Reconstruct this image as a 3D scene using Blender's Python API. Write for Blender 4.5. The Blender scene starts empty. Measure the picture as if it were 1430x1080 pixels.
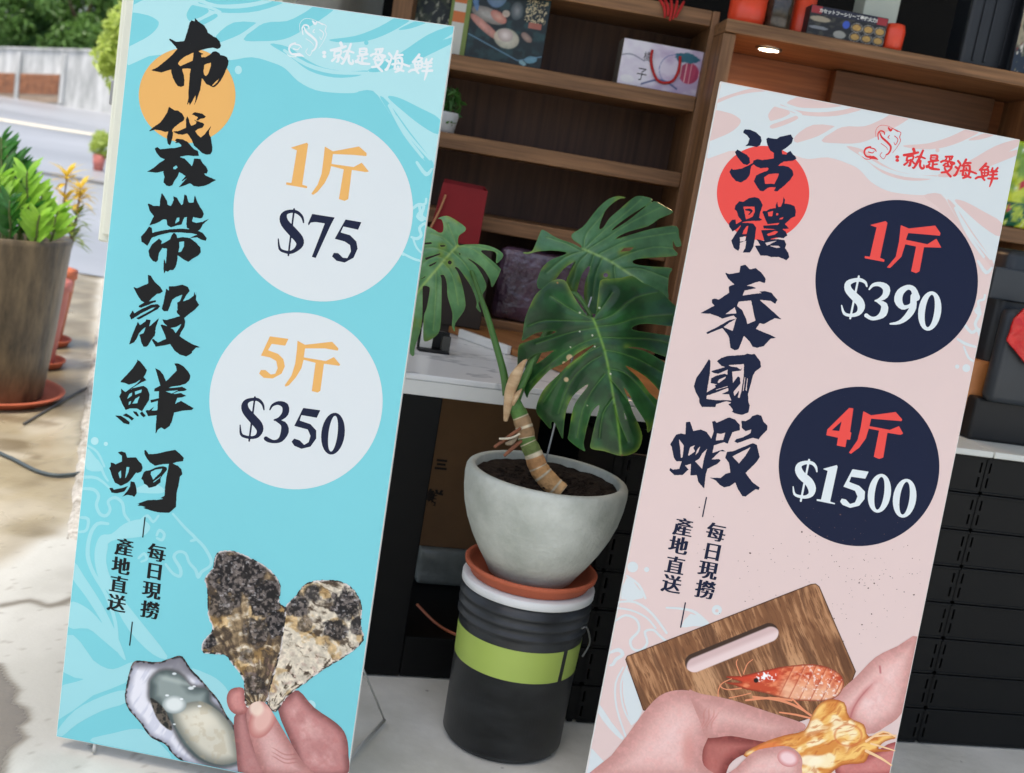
import bpy, bmesh, math, random
import numpy as np
from mathutils import Vector, Matrix
random.seed(7)
SC = bpy.context.scene
COL = SC.collection
# ------------------------------------------------------------------ camera
W, H = 1430.0, 1080.0
FPX, PITCH, ROLL, EYE = 1550.0, math.radians(10.3), math.radians(9.7), 1.26
CAM = np.array([0, 0, EYE])
_f = np.array([0, math.cos(PITCH), -math.sin(PITCH)])
_u0 = np.cross([1., 0, 0], _f)
CX = math.cos(ROLL) * np.array([1., 0, 0]) + math.sin(ROLL) * _u0
CU = -math.sin(ROLL) * np.array([1., 0, 0]) + math.cos(ROLL) * _u0
cam = bpy.data.cameras.new('camera'); camo = bpy.data.objects.new('camera', cam); COL.objects.link(camo)
camo.matrix_world = Matrix(((CX[0], CU[0], -_f[0], 0), (CX[1], CU[1], -_f[1], 0), (CX[2], CU[2], -_f[2], EYE), (0, 0, 0, 1)))
cam.sensor_width = 36; cam.sensor_fit = 'HORIZONTAL'; cam.lens = 36 * FPX / W
cam.clip_start = .05; cam.clip_end = 3000
cam.dof.use_dof = True; cam.dof.focus_distance = 2.18; cam.dof.aperture_fstop = 4.5; cam.dof.aperture_blades = 0
SC.camera = camo
# ------------------------------------------------------------------ sky, sun, exposure
SUN_EL, SUN_AZ = math.radians(70), math.radians(212)      # hazy sun high behind the camera on the left; an unseen overhang is drawn forward to shade the boards
world = bpy.data.worlds.new('World'); SC.world = world; world.use_nodes = True
nt = world.node_tree
sky = nt.nodes.new('ShaderNodeTexSky'); sky.sky_type = 'NISHITA'; sky.sun_disc = False
sky.sun_elevation = SUN_EL; sky.sun_rotation = SUN_AZ; sky.dust_density = 4.0; sky.air_density = 1.0; sky.ozone_density = .6
bg = nt.nodes['Background']; bg.inputs[1].default_value = .15
nt.links.new(sky.outputs[0], bg.inputs[0])
sun = bpy.data.lights.new('sun', 'SUN'); sun.energy = 1.7; sun.angle = math.radians(16); sun.color = (1, .96, .9)
suno = bpy.data.objects.new('sun', sun); COL.objects.link(suno)
sd = Vector((math.sin(SUN_AZ) * math.cos(SUN_EL), math.cos(SUN_AZ) * math.cos(SUN_EL), math.sin(SUN_EL)))
suno.rotation_euler = sd.to_track_quat('Z', 'Y').to_euler(); suno.location = (-3, -3, 6)
vs = SC.view_settings; vs.view_transform = 'Standard'; vs.look = 'None'; vs.gamma = 1; vs.exposure = .8
try: vs.use_curve_mapping = False
except Exception: pass
SC.cycles.max_bounces = 8; SC.cycles.use_denoising = True

# ------------------------------------------------------------------ pixel helpers (photo pixel -> ray -> plane)
def ray(px, py):
    px = np.asarray(px, float); py = np.asarray(py, float)
    return _f + CX * ((px - W / 2) / FPX)[..., None] - CU * ((py - H / 2) / FPX)[..., None]
def ground(px, py, z=0.0):
    d = ray(px, py); return Vector(CAM + d * ((z - EYE) / d[2]))
def at(px, py, Y):
    d = ray(px, py); return Vector(CAM + d * (Y / d[1]))
def lin(c):
    c = np.asarray(c, float) / 255.0
    return np.where(c <= .04045, c / 12.92, ((c + .055) / 1.055) ** 2.4)
# ------------------------------------------------------------------ numpy noise and 2-D fields
def vnoise(x, y, s=0):
    x = np.asarray(x, float); y = np.asarray(y, float)
    xi = np.floor(x).astype(np.int64); yi = np.floor(y).astype(np.int64); fx = x - xi; fy = y - yi
    fx = fx * fx * (3 - 2 * fx); fy = fy * fy * (3 - 2 * fy)
    def h(a, b):
        n = (a * 374761393 + b * 668265263 + s * 974634777) & 0xffffffff
        n = ((n ^ (n >> 13)) * 1274126177) & 0xffffffff
        return ((n ^ (n >> 16)) & 0xffff) / 65535.0
    return (h(xi, yi) * (1 - fx) + h(xi + 1, yi) * fx) * (1 - fy) + (h(xi, yi + 1) * (1 - fx) + h(xi + 1, yi + 1) * fx) * fy
def fbm(x, y, s=0, o=4):
    r = 0; a = .5
    for i in range(o): r = r + a * vnoise(x * 2 ** i, y * 2 ** i, s + i); a *= .5
    return r / (1 - .5 ** o)
def sdf(pts, X, Y):
    p = np.asarray(pts, float); D = np.full(X.shape, 1e12); ins = np.zeros(X.shape, bool)
    for (x0, y0), (x1, y1) in zip(p, np.roll(p, -1, 0)):
        ex, ey = x1 - x0, y1 - y0; l = ex * ex + ey * ey + 1e-12
        t = np.clip(((X - x0) * ex + (Y - y0) * ey) / l, 0, 1)
        D = np.minimum(D, (X - x0 - t * ex) ** 2 + (Y - y0 - t * ey) ** 2)
        if y0 != y1: ins ^= ((y0 > Y) != (y1 > Y)) & (X < ex * (Y - y0) / (y1 - y0) + x0)
    D = np.sqrt(D); return np.where(ins, D, -D)
def catmull(p, n=4, closed=False):
    p = np.asarray(p, float); m = len(p); out = []
    for i in range(m if closed else m - 1):
        if closed: a, b, c, d = p[i - 1], p[i], p[(i + 1) % m], p[(i + 2) % m]
        else: a, b, c, d = p[max(i - 1, 0)], p[i], p[i + 1], p[min(i + 2, m - 1)]
        for k in range(n):
            t = k / n
            out.append(.5 * (2 * b + (c - a) * t + (2 * a - 5 * b + 4 * c - d) * t * t + (3 * b - a - 3 * c + d) * t ** 3))
    if not closed: out.append(p[-1])
    return np.array(out)
def ell(cx, cy, rx, ry, tilt=0, n=28):
    a = np.linspace(0, 2 * math.pi, n, endpoint=False); t = math.radians(tilt)
    x = rx * np.cos(a); y = ry * np.sin(a)
    return np.stack([cx + x * math.cos(t) - y * math.sin(t), cy + x * math.sin(t) + y * math.cos(t)], -1)
def stroke_sdf(pts, X, Y, n=3):
    p = np.asarray(pts, float)
    if n > 1 and len(p) > 2: p = catmull(p, n)
    R = np.full(X.shape, -1e9)
    for a, b in zip(p[:-1], p[1:]):
        ex, ey = b[0] - a[0], b[1] - a[1]; l = ex * ex + ey * ey + 1e-12
        t = np.clip(((X - a[0]) * ex + (Y - a[1]) * ey) / l, 0, 1)
        R = np.maximum(R, a[2] + (b[2] - a[2]) * t - np.hypot(X - a[0] - t * ex, Y - a[1] - t * ey))
    return R
class Field:
    """shape drawn in photo pixels (o = crop origin, s = crop scale), turned into one flat mesh"""
    def __init__(f, o, s, box, step=.6):
        f.o, f.s, f.step = o, s, step
        x0, y0, x1, y1 = box
        f.xs = np.arange(x0, x1 + step, step); f.ys = np.arange(y0, y1 + step, step)
        f.X, f.Y = np.meshgrid(f.xs, f.ys); f.F = np.full(f.X.shape, -1e9)
        f.cx = (f.X - o[0]) * s; f.cy = (f.Y - o[1]) * s
    def add(f, pts, smooth=0):
        if smooth: pts = catmull(pts, smooth, True)
        f.F = np.maximum(f.F, sdf(pts, f.cx, f.cy) / f.s); return f
    def sub(f, pts, smooth=0):
        if smooth: pts = catmull(pts, smooth, True)
        f.F = np.minimum(f.F, -sdf(pts, f.cx, f.cy) / f.s); return f
    def clip(f, pts):
        f.F = np.minimum(f.F, sdf(pts, f.cx, f.cy) / f.s); return f
    def line(f, pts, n=3): f.F = np.maximum(f.F, stroke_sdf(pts, f.cx, f.cy, n) / f.s); return f
    def cut(f, pts, n=3): f.F = np.minimum(f.F, -stroke_sdf(pts, f.cx, f.cy, n) / f.s); return f
    def rough(f, amp, scale=2.0, seed=1): f.F = f.F + amp * (fbm(f.X / scale, f.Y / scale, seed, 2) - .5) * 2; return f
    def march(f, merge=True):
        F, xs, ys = f.F, f.xs, f.ys; V = []; idx = {}; faces = []
        def vid(k, x, y):
            if k not in idx: idx[k] = len(V); V.append((x, y))
            return idx[k]
        I = F > 0; ny, nx = I.shape
        cnt = I[:-1, :-1].astype(int) + I[:-1, 1:] + I[1:, :-1] + I[1:, 1:]
        for j in range(ny - 1):
            row = cnt[j]
            if not row.any(): continue
            i = 0; act = np.nonzero(row)[0]; k = 0
            while k < len(act):
                i = int(act[k])
                if row[i] == 4:
                    e = i
                    if merge:
                        while e + 1 < nx - 1 and row[e + 1] == 4: e += 1
                    faces.append((vid((i, j), xs[i], ys[j]), vid((i, j + 1), xs[i], ys[j + 1]), vid((e + 1, j + 1), xs[e + 1], ys[j + 1]), vid((e + 1, j), xs[e + 1], ys[j])))
                    k += e - i + 1; continue
                cs = [(i, j), (i, j + 1), (i + 1, j + 1), (i + 1, j)]; poly = []
                for a, b in zip(cs, cs[1:] + cs[:1]):
                    fa, fb = F[a[1], a[0]], F[b[1], b[0]]
                    if fa > 0: poly.append(vid(a, xs[a[0]], ys[a[1]]))
                    if (fa > 0) != (fb > 0):
                        t = fa / (fa - fb); key = (min(a, b), max(a, b))
                        poly.append(vid(key, xs[a[0]] + (xs[b[0]] - xs[a[0]]) * t, ys[a[1]] + (ys[b[1]] - ys[a[1]]) * t))
                if len(poly) > 2: faces.append(tuple(poly))
                k += 1
        return np.array(V).reshape(-1, 2), faces
# ------------------------------------------------------------------ scene helpers
def put(o, parent=None):
    COL.objects.link(o)
    if parent is not None: o.parent = parent
    return o
def thing(name, label, cat, loc=(0, 0, 0), rz=0, group=None):
    o = bpy.data.objects.new(name, None); o.empty_display_size = .1; put(o)
    o.location = loc; o.rotation_euler = (0, 0, rz); return tag(o, label, cat, group)
def tag(o, label, cat, group=None):
    o['label'] = label; o['category'] = cat
    if group: o['group'] = group
    return o
def struct(o): o['kind'] = 'structure'; return o
def mesh_obj(name, verts, faces, m, parent=None, smooth=False):
    me = bpy.data.meshes.new(name); me.from_pydata([tuple(map(float, v)) for v in verts], [], [tuple(map(int, f)) for f in faces]); me.update()
    if smooth: me.polygons.foreach_set('use_smooth', [True] * len(me.polygons))
    me.materials.append(m); o = bpy.data.objects.new(name, me); return put(o, parent)
def bm_obj(name, bm, m, parent=None, smooth=False):
    me = bpy.data.meshes.new(name); bmesh.ops.recalc_face_normals(bm, faces=bm.faces); bm.to_mesh(me); bm.free()
    if smooth: me.polygons.foreach_set('use_smooth', [True] * len(me.polygons))
    me.materials.append(m); o = bpy.data.objects.new(name, me); return put(o, parent)
def add_box(bm, x0, x1, y0, y1, z0, z1, bev=0.0, mtx=None):
    g = bmesh.ops.create_cube(bm, size=1.0); vs_ = g['verts']
    for v in vs_: v.co = Vector((x0 + (v.co.x + .5) * (x1 - x0), y0 + (v.co.y + .5) * (y1 - y0), z0 + (v.co.z + .5) * (z1 - z0)))
    if bev:
        es = list({e for v in vs_ for e in v.link_edges})
        r = bmesh.ops.bevel(bm, geom=es, offset=bev, segments=2, affect='EDGES', profile=.5)
        vs_ = list({v for f in r['faces'] for v in f.verts} | {v for v in vs_ if v.is_valid})
    if mtx is not None: bmesh.ops.transform(bm, matrix=mtx, verts=[v for v in vs_ if v.is_valid])
def box(name, x0, x1, y0, y1, z0, z1, m, parent=None, bev=0.002):
    bm = bmesh.new(); add_box(bm, x0, x1, y0, y1, z0, z1, bev); return bm_obj(name, bm, m, parent)
def lathe(name, prof, m, parent=None, n=64, smooth=True, wob=0, loc=(0, 0, 0)):
    bm = bmesh.new(); rings = []
    for r, z in prof:
        if r < 1e-5: rings.append([bm.verts.new((loc[0], loc[1], loc[2] + z))])
        else: rings.append([bm.verts.new((loc[0] + r * math.cos(2 * math.pi * k / n), loc[1] + r * math.sin(2 * math.pi * k / n), loc[2] + z)) for k in range(n)])
    for a, b in zip(rings[:-1], rings[1:]):
        for k in range(n):
            A, B = a[k % len(a)], a[(k + 1) % len(a)]; Cc, D = b[(k + 1) % len(b)], b[k % len(b)]
            q = []
            for v in (A, B, Cc, D):
                if v not in q: q.append(v)
            if len(q) > 2: bm.faces.new(q)
    return bm_obj(name, bm, m, parent, smooth)
def tube_mesh(pts, n=10, cap=True):
    """pts: list of (x,y,z,r)"""
    P = np.asarray(pts, float); V = []; Fc = []
    T = np.gradient(P[:, :3], axis=0); up = np.array([.13, .2, .97])
    for i, p in enumerate(P):
        t = T[i] / (np.linalg.norm(T[i]) + 1e-9); a = np.cross(t, up)
        if np.linalg.norm(a) < .1: a = np.cross(t, [1, 0, 0])
        a /= np.linalg.norm(a); b = np.cross(t, a)
        for k in range(n):
            an = 2 * math.pi * k / n; V.append(p[:3] + p[3] * (math.cos(an) * a + math.sin(an) * b))
    for i in range(len(P) - 1):
        for k in range(n): Fc.append((i * n + k, i * n + (k + 1) % n, (i + 1) * n + (k + 1) % n, (i + 1) * n + k))
    if cap: Fc.append(tuple(range(n - 1, -1, -1))); Fc.append(tuple(range((len(P) - 1) * n, len(P) * n)))
    return V, Fc
def tube(name, pts, m, parent=None, n=10, sm=6):
    P = np.asarray(pts, float)
    if sm > 1 and len(P) > 2: P = catmull(P, sm)
    V, Fc = tube_mesh(P, n); return mesh_obj(name, V, Fc, m, parent, True)
def set_col(o, rgb, name='Col'):
    me = o.data; a = me.color_attributes.new(name, 'FLOAT_COLOR', 'POINT')
    rgb = np.clip(np.asarray(rgb, float), 0, 255); c = np.ones((len(me.vertices), 4)); c[:, :3] = lin(rgb)
    a.data.foreach_set('color', c.ravel())
LAY = 6e-5
class Frame:
    """upright plane of a thing: local X right, Z up, Y into it; origin at its bottom centre"""
    def __init__(f, root, o, a, b):
        f.root, f.o, f.a, f.b = root, np.array(o, float), np.array(a, float), np.array(b, float)
        f.n = np.cross(f.b, f.a)
        root.matrix_world = Matrix(((f.a[0], f.n[0], f.b[0], f.o[0]), (f.a[1], f.n[1], f.b[1], f.o[1]), (f.a[2], f.n[2], f.b[2], f.o[2]), (0, 0, 0, 1)))
    def loc(f, px, py, depth=0.0):
        d = ray(px, py); t = (np.dot(f.o + f.n * depth - CAM, f.n)) / (d @ f.n)
        P = CAM + d * t[..., None] - f.o
        return P @ f.a, P @ f.b
    def pt(f, px, py, depth=0.0):
        u, v = f.loc(np.array([px]), np.array([py]), depth); return float(u[0]), float(v[0])
    def print_field(f, name, fld, m, layer, parent=None, colour=None, depth=0.0):
        V, Fc = fld.march(merge=colour is None)
        u, v = f.loc(V[:, 0], V[:, 1], depth)
        o = mesh_obj(name, np.stack([u, np.full(len(u), depth - .0004 - layer * LAY), v], -1), Fc, m, parent or f.root)
        if colour is not None: set_col(o, colour(V[:, 0], V[:, 1]))
        return o
def yaw_frame(root, o, yaw):
    return Frame(root, o, (math.cos(yaw), math.sin(yaw), 0), (0, 0, 1))
# ------------------------------------------------------------------ materials
MATS = {}
def mat(name, rgb, rough=.6, spec=.5, var=0, vscale=8, rgb2=None, bump=0, bscale=60, metal=0, trans=0, stretch=None, rvar=0, coat=0, detail=6, sss=0):
    """rgb in sRGB 0-255 of the surface's own colour"""
    if name in MATS: return MATS[name]
    m = bpy.data.materials.new(name); m.use_nodes = True; n = m.node_tree; p = n.nodes['Principled BSDF']
    c = tuple(lin(rgb)) + (1,)
    p.inputs['Base Color'].default_value = c; p.inputs['Roughness'].default_value = rough; p.inputs['Specular IOR Level'].default_value = spec
    p.inputs['Metallic'].default_value = metal; p.inputs['Transmission Weight'].default_value = trans; p.inputs['Coat Weight'].default_value = coat
    tc = n.nodes.new('ShaderNodeTexCoord'); src = tc.outputs['Object']
    if stretch:
        mp = n.nodes.new('ShaderNodeMapping'); mp.inputs['Scale'].default_value = stretch; n.links.new(src, mp.inputs[0]); src = mp.outputs[0]
    if var or rgb2 is not None:
        t = n.nodes.new('ShaderNodeTexNoise'); t.inputs['Scale'].default_value = vscale; t.inputs['Detail'].default_value = detail; t.inputs['Roughness'].default_value = .6
        n.links.new(src, t.inputs['Vector'])
        r = n.nodes.new('ShaderNodeValToRGB'); n.links.new(t.outputs['Fac'], r.inputs[0])
        c2 = tuple(lin(rgb2)) + (1,) if rgb2 is not None else tuple(min(1, x * (1 + var)) for x in c[:3]) + (1,)
        c1 = c if rgb2 is not None else tuple(x * (1 - var) for x in c[:3]) + (1,)
        r.color_ramp.elements[0].position = .33; r.color_ramp.elements[1].position = .67
        r.color_ramp.elements[0].color = c1; r.color_ramp.elements[1].color = c2
        n.links.new(r.outputs[0], p.inputs['Base Color'])
        if rvar:
            mr = n.nodes.new('ShaderNodeMapRange'); mr.inputs[3].default_value = max(0, rough - rvar); mr.inputs[4].default_value = min(1, rough + rvar)
            n.links.new(t.outputs['Fac'], mr.inputs[0]); n.links.new(mr.outputs[0], p.inputs['Roughness'])
    if bump:
        t2 = n.nodes.new('ShaderNodeTexNoise'); t2.inputs['Scale'].default_value = bscale; t2.inputs['Detail'].default_value = 5; n.links.new(src, t2.inputs['Vector'])
        b = n.nodes.new('ShaderNodeBump'); b.inputs['Strength'].default_value = bump; b.inputs['Distance'].default_value = .01
        n.links.new(t2.outputs['Fac'], b.inputs['Height']); n.links.new(b.outputs[0], p.inputs['Normal'])
    MATS[name] = m; return m
def vmat(name, rough=.45, spec=.4, bump=0, bscale=80, trans_leaf=0, coat=0):
    if name in MATS: return MATS[name]
    m = mat(name, (200, 200, 200), rough, spec, bump=bump, bscale=bscale, coat=coat); n = m.node_tree
    a = n.nodes.new('ShaderNodeVertexColor'); a.layer_name = 'Col'; n.links.new(a.outputs[0], n.nodes['Principled BSDF'].inputs['Base Color'])
    if trans_leaf:
        tr = n.nodes.new('ShaderNodeBsdfTranslucent'); n.links.new(a.outputs[0], tr.inputs[0]); mx = n.nodes.new('ShaderNodeMixShader'); mx.inputs[0].default_value = trans_leaf
        n.links.new(n.nodes['Principled BSDF'].outputs[0], mx.inputs[1]); n.links.new(tr.outputs[0], mx.inputs[2]); n.links.new(mx.outputs[0], n.nodes['Material Output'].inputs[0])
    return m
def wood(name, c1, c2, rough=.5, axis='x', scale=1.0):
    st = {'x': (1.2 * scale, 14 * scale, 30 * scale), 'z': (30 * scale, 14 * scale, 1.2 * scale), 'y': (30 * scale, 1.2 * scale, 14 * scale)}[axis]
    return mat(name, c1, rough, .35, vscale=2.6, rgb2=c2, bump=.06, bscale=9, stretch=st, detail=8)
def leaf_mat(name, rgb, rgb2, tr=.25, rough=.4):
    if name in MATS: return MATS[name]
    m = mat(name, rgb, rough, .45, vscale=14, rgb2=rgb2); n = m.node_tree; p = n.nodes['Principled BSDF']
    tlt = n.nodes.new('ShaderNodeBsdfTranslucent'); tlt.inputs[0].default_value = tuple(lin(rgb2)) + (1,)
    mx = n.nodes.new('ShaderNodeMixShader'); mx.inputs[0].default_value = tr
    n.links.new(p.outputs[0], mx.inputs[1]); n.links.new(tlt.outputs[0], mx.inputs[2]); n.links.new(mx.outputs[0], n.nodes['Material Output'].inputs[0])
    return m
# ================================================================== SETTING
def concrete_mat():
    m = mat('concrete', (186, 185, 173), .7, .35, vscale=2.6, rgb2=(224, 223, 214), bump=.12, bscale=45, rvar=.12, detail=10); n = m.node_tree
    p = n.nodes['Principled BSDF']; src = p.inputs['Base Color'].links[0].from_socket
    tc = n.nodes['Texture Coordinate']
    v = n.nodes.new('ShaderNodeTexVoronoi'); v.inputs['Scale'].default_value = 11; n.links.new(tc.outputs['Object'], v.inputs['Vector'])
    t = n.nodes.new('ShaderNodeTexNoise'); t.inputs['Scale'].default_value = 60; t.inputs['Detail'].default_value = 4; n.links.new(tc.outputs['Object'], t.inputs['Vector'])
    a = n.nodes.new('ShaderNodeMath'); a.operation = 'MULTIPLY_ADD'; a.inputs[1].default_value = .12; n.links.new(t.outputs['Fac'], a.inputs[0]); n.links.new(v.outputs['Distance'], a.inputs[2])
    r = n.nodes.new('ShaderNodeValToRGB'); r.color_ramp.elements[0].position = .105; r.color_ramp.elements[0].color = (.42, .41, .4, 1); r.color_ramp.elements[1].position = .14; r.color_ramp.elements[1].color = (1, 1, 1, 1)
    n.links.new(a.outputs[0], r.inputs[0])
    mx = n.nodes.new('ShaderNodeMix'); mx.data_type = 'RGBA'; mx.blend_type = 'MULTIPLY'; mx.inputs[0].default_value = 1
    n.links.new(src, mx.inputs[6]); n.links.new(r.outputs[0], mx.inputs[7]); n.links.new(mx.outputs[2], p.inputs['Base Color'])
    return m
g = struct(mesh_obj('ground', [(-300, -60, -.004), (300, -60, -.004), (300, 500, -.004), (-300, 500, -.004)], [(0, 1, 2, 3)], concrete_mat()))
def pavement():
    """concrete in front of the shop on the left: dry slab, damp stained part and a puddle, with cracks"""
    xs_ = np.concatenate([np.arange(-4.6, -1.9, .03), np.arange(-1.9, -.30, .0085)]); ys_ = np.concatenate([np.arange(1.5, 3.4, .011), np.arange(3.4, 4.2, .022), np.arange(4.2, 9.2, .05)])
    X, Y = np.meshgrid(xs_, ys_); gp = lambda pts: np.array([tuple(ground(x, y, 0))[:2] for x, y in pts])
    wet = gp([(-160, 380), (-40, 365), (60, 350), (146, 350), (138, 430), (128, 540), (116, 640), (104, 722), (96, 748), (60, 756), (30, 776), (0, 790), (-90, 815), (-300, 760)])
    pud = gp([(-80, 915), (0, 928), (14, 950), (24, 962), (16, 980), (36, 990), (40, 1005), (28, 1014), (34, 1030), (16, 1045), (8, 1062), (0, 1090), (-70, 1150), (-160, 1000)])
    n1 = fbm(X * 3, Y * 1.6, 2, 5); n2 = fbm(X * 9, Y * 5, 4, 4); n3 = fbm(X * 55, Y * 55, 6, 3)
    w = sst_(sdf(wet, X, Y) + .10 * (n1 - .5) + .05 * (n2 - .5), -.03, .05); pd = sst_(sdf(pud, X, Y) + .02 * (n2 - .5), -.004, .006)
    mx = lambda a, b, t: np.asarray(a, float) * (1 - t[..., None]) + np.asarray(b, float) * t[..., None]
    c = mx((180, 179, 169), (204, 203, 194), sst_(n1, .3, .7)); c = mx(c, (170, 168, 158), sst_(n2, .62, .8) * .5)
    dmp = mx((112, 99, 74), (160, 147, 118), sst_(n1 * .6 + n2 * .4, .32, .68)); dmp = mx(dmp, (206, 200, 186), sst_(fbm(X * 2.2 + 3, Y * 2.2, 9, 4), .54, .7) * .5); dmp = mx(dmp, (104, 90, 66), sst_(fbm(X * 6, Y * 6, 12, 4), .62, .75) * .6)
    c = mx(c, dmp, w * .95); c = mx(c, mx((112, 104, 88), (150, 142, 126), n1), pd * .95)
    ed = np.exp(-((sdf(pud, X, Y) + .02 * (n2 - .5)) / .008) ** 2); c = mx(c, (104, 96, 82), ed * .6)
    for pts in ([(-40, 505), (40, 497), (90, 493), (140, 498)], [(118, 470), (126, 500), (112, 530), (122, 560), (108, 620)], [(0, 845), (40, 838), (70, 846), (110, 836)]):
        q = gp(pts); q = np.concatenate([q, np.full((len(q), 1), .0)], 1); c = mx(c, (96, 88, 74), np.exp(-((stroke_sdf(q, X + .05 * (n2 - .5), Y) / .014) ** 2)) * .7)
    c = mx(c, (112, 104, 92), sst_(n3, .72, .8) * .3)
    V = np.stack([X, Y, np.full(X.shape, -.0015)], -1).reshape(-1, 3); nx = len(xs_); I = np.arange(len(ys_) - 1)[:, None] * nx + np.arange(nx - 1)[None]
    F_ = np.stack([I, I + 1, I + nx + 1, I + nx], -1).reshape(-1, 4)
    m = vmat('pavement_concrete', .7, .4, .12, 60); o = struct(mesh_obj('pavement', V, F_, m)); set_col(o, c.reshape(-1, 3))
    a = o.data.attributes.new('gloss', 'FLOAT', 'POINT'); a.data.foreach_set('value', np.clip(.75 - .42 * w * (.6 + .8 * n1) - .66 * pd, .06, 1).ravel())
    nn = m.node_tree; at_ = nn.nodes.new('ShaderNodeAttribute'); at_.attribute_name = 'gloss'; nn.links.new(at_.outputs['Fac'], nn.nodes['Principled BSDF'].inputs['Roughness'])
def sst_(x, a, b): t = np.clip((x - a) / (b - a), 0, 1); return t * t * (3 - 2 * t)
pavement()
# road that climbs away on the left
def road_z(x, y):
    t = max(0, y - 8.5); return .0375 * t + .0035 * (x + 16) * t / 10
V = []; Fc = []; NX, NY = 14, 30
for j in range(NY + 1):
    for i in range(NX + 1):
        y = 8.6 + (70 - 8.6) * (j / NY) ** 1.6; x = -60 + 58 * i / NX; V.append((x, y, road_z(x, y) + .004))
for j in range(NY):
    for i in range(NX): a = j * (NX + 1) + i; Fc.append((a, a + 1, a + NX + 2, a + NX + 1))
struct(mesh_obj('road', V, Fc, mat('wet_asphalt', (132, 134, 136), .34, .5, vscale=.3, rgb2=(168, 170, 172), bump=.1, bscale=12, rvar=.12, stretch=(.3, 1.0, 1), detail=8), None, True))
# pale painted line and kerb strip across the road
for nm, yy, w_, c in (('road_line', 26.0, 1.0, (225, 215, 190)), ('gutter', 15.0, .35, (96, 92, 84))):
    vv = []; ff = []
    for i in range(13):
        x = -34 + 30 * i / 12
        for k in (0, 1): y = yy + k * w_ + .4 * math.sin(i * 1.3); vv.append((x, y, road_z(x, y) + .012))
    for i in range(12): ff.append((2 * i, 2 * i + 2, 2 * i + 3, 2 * i + 1))
    struct(mesh_obj(nm, vv, ff, mat(nm, c, .5, var=.15)))
# broken edge of the paved strip beside the blue board
vv = []; ff = []; rnd = random.Random(3); NK = 60
for i in range(NK + 1):
    t = i / NK; px = 149 + (90 - 149) * t; py = 347 + (752 - 347) * t; p = ground(px, py, 0); q = ground(px + 14 + 3 * rnd.random(), py, 0)
    w = .035 + .03 * rnd.random() + .03 * t; h = (.012 + .016 * rnd.random()) * min(1, (NK - i) / 5.0, i / 3.0) - .003 * (i in (0, NK))
    for k, (dx, dz) in enumerate(((0, 0), (.2 * w, h), (.7 * w, h * (.6 + .5 * rnd.random())), (w, 0))): vv.append((p.x + dx + .012 * rnd.random(), p.y, dz))
for i in range(NK):
    for k in range(3): a = i * 4 + k; ff.append((a, a + 1, a + 5, a + 4))
struct(mesh_obj('kerb', vv, ff, mat('kerb', (140, 134, 120), .9, vscale=30, rgb2=(205, 200, 190), bump=.5, bscale=70)))

# ---- boundary wall across the road with brick panels
def wall_pt(px, py): return at(px, py, 42.0)
bw = thing('boundary_wall', 'long whitewashed wall with brick panels across the wet road', 'wall', wall_pt(40, 131))
wl = wall_pt(-150, 126); wr = wall_pt(330, 140); hL = wall_pt(0, 67).z - wall_pt(0, 130).z
def wall_prism(name, t0, t1, z0, z1, d0, d1, m, parent):
    b = wl.lerp(wr, t0); c = wl.lerp(wr, t1); vs_ = []
    for P in (b, c):
        for zz in (z0, z1):
            for dd in (d0, d1): vs_.append((P.x - bw.location.x, P.y + dd - bw.location.y, P.z + zz - bw.location.z))
    return mesh_obj(name, vs_, [(0, 4, 6, 2), (1, 3, 7, 5), (2, 6, 7, 3), (0, 1, 5, 4), (0, 2, 3, 1), (4, 5, 7, 6)], m, parent)
wh = mat('whitewash', (158, 160, 156), .85, vscale=1.6, rgb2=(216, 216, 212), bump=.15, bscale=8, stretch=(2, 2, .4))
wall_prism('wall', 0, 1, -1.2, hL, 0, .3, wh, bw)
wall_prism('coping', 0, 1, hL + .003, hL + .07, -.06, .36, wh, bw)
brm = mat('brick', (128, 78, 52), .85, vscale=5, rgb2=(176, 116, 78), bump=.3, bscale=9)
def brick_panel(x0, x1, n):
    t0 = (x0 + 150) / 480; t1 = (x1 + 150) / 480; hb = hL * .46
    pn = wall_prism('brick_panel', t0, t1, -.3, hb, -.04, -.002, mat('mortar', (160, 140, 120), .9, var=.1), bw)
    for r in range(6):
        k0 = 0
        for k in range(n):
            a = t0 + (t1 - t0) * (k + (.0 if r % 2 else .0) + .03) / n; b = t0 + (t1 - t0) * (k + .97) / n
            wall_prism('brick', a, b, .03 + r * hb / 6.2, r * hb / 6.2 + hb / 6.2 - .01, -.07, -.03, brm, pn)
brick_panel(-60, 21, 6); brick_panel(28, 83, 5)
for x in (24.5, 87):
    wall_prism('pilaster', (x - 2.6 + 150) / 480, (x + 2.6 + 150) / 480, -.3, hL - .1, -.09, -.003, wh, bw)

# ---- trees behind the wall
def leaf_cloud(name, blobs, n, size, m, parent, seed, droop=0.0, stretch=1.0, base=(0, 0, 0)):
    r = np.random.default_rng(seed); V = []; Fc = []
    wts = np.array([b[3] ** 2 for b in blobs]); wts = wts / wts.sum()
    for k in range(n):
        b = blobs[r.choice(len(blobs), p=wts)]
        d = r.normal(size=3); d /= np.linalg.norm(d); rad = b[3] * (.45 + .6 * r.random() ** .5)
        c = np.array(b[:3]) + d * rad * np.array([1, 1, stretch])
        a = r.normal(size=3); a /= np.linalg.norm(a); a[2] -= droop; a /= np.linalg.norm(a)
        s = np.cross(a, r.normal(size=3)); s /= np.linalg.norm(s); L = size * (.6 + .8 * r.random()); wd = L * .36
        nn = np.cross(a, s) * L * .12
        i = len(V); V += [c - a * L * .5, c + s * wd * .5 + nn, c + a * L * .5, c - s * wd * .5 + nn]; Fc.append((i, i + 1, i + 2)); Fc.append((i, i + 2, i + 3))
    return mesh_obj(name, V, Fc, m, parent)
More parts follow.
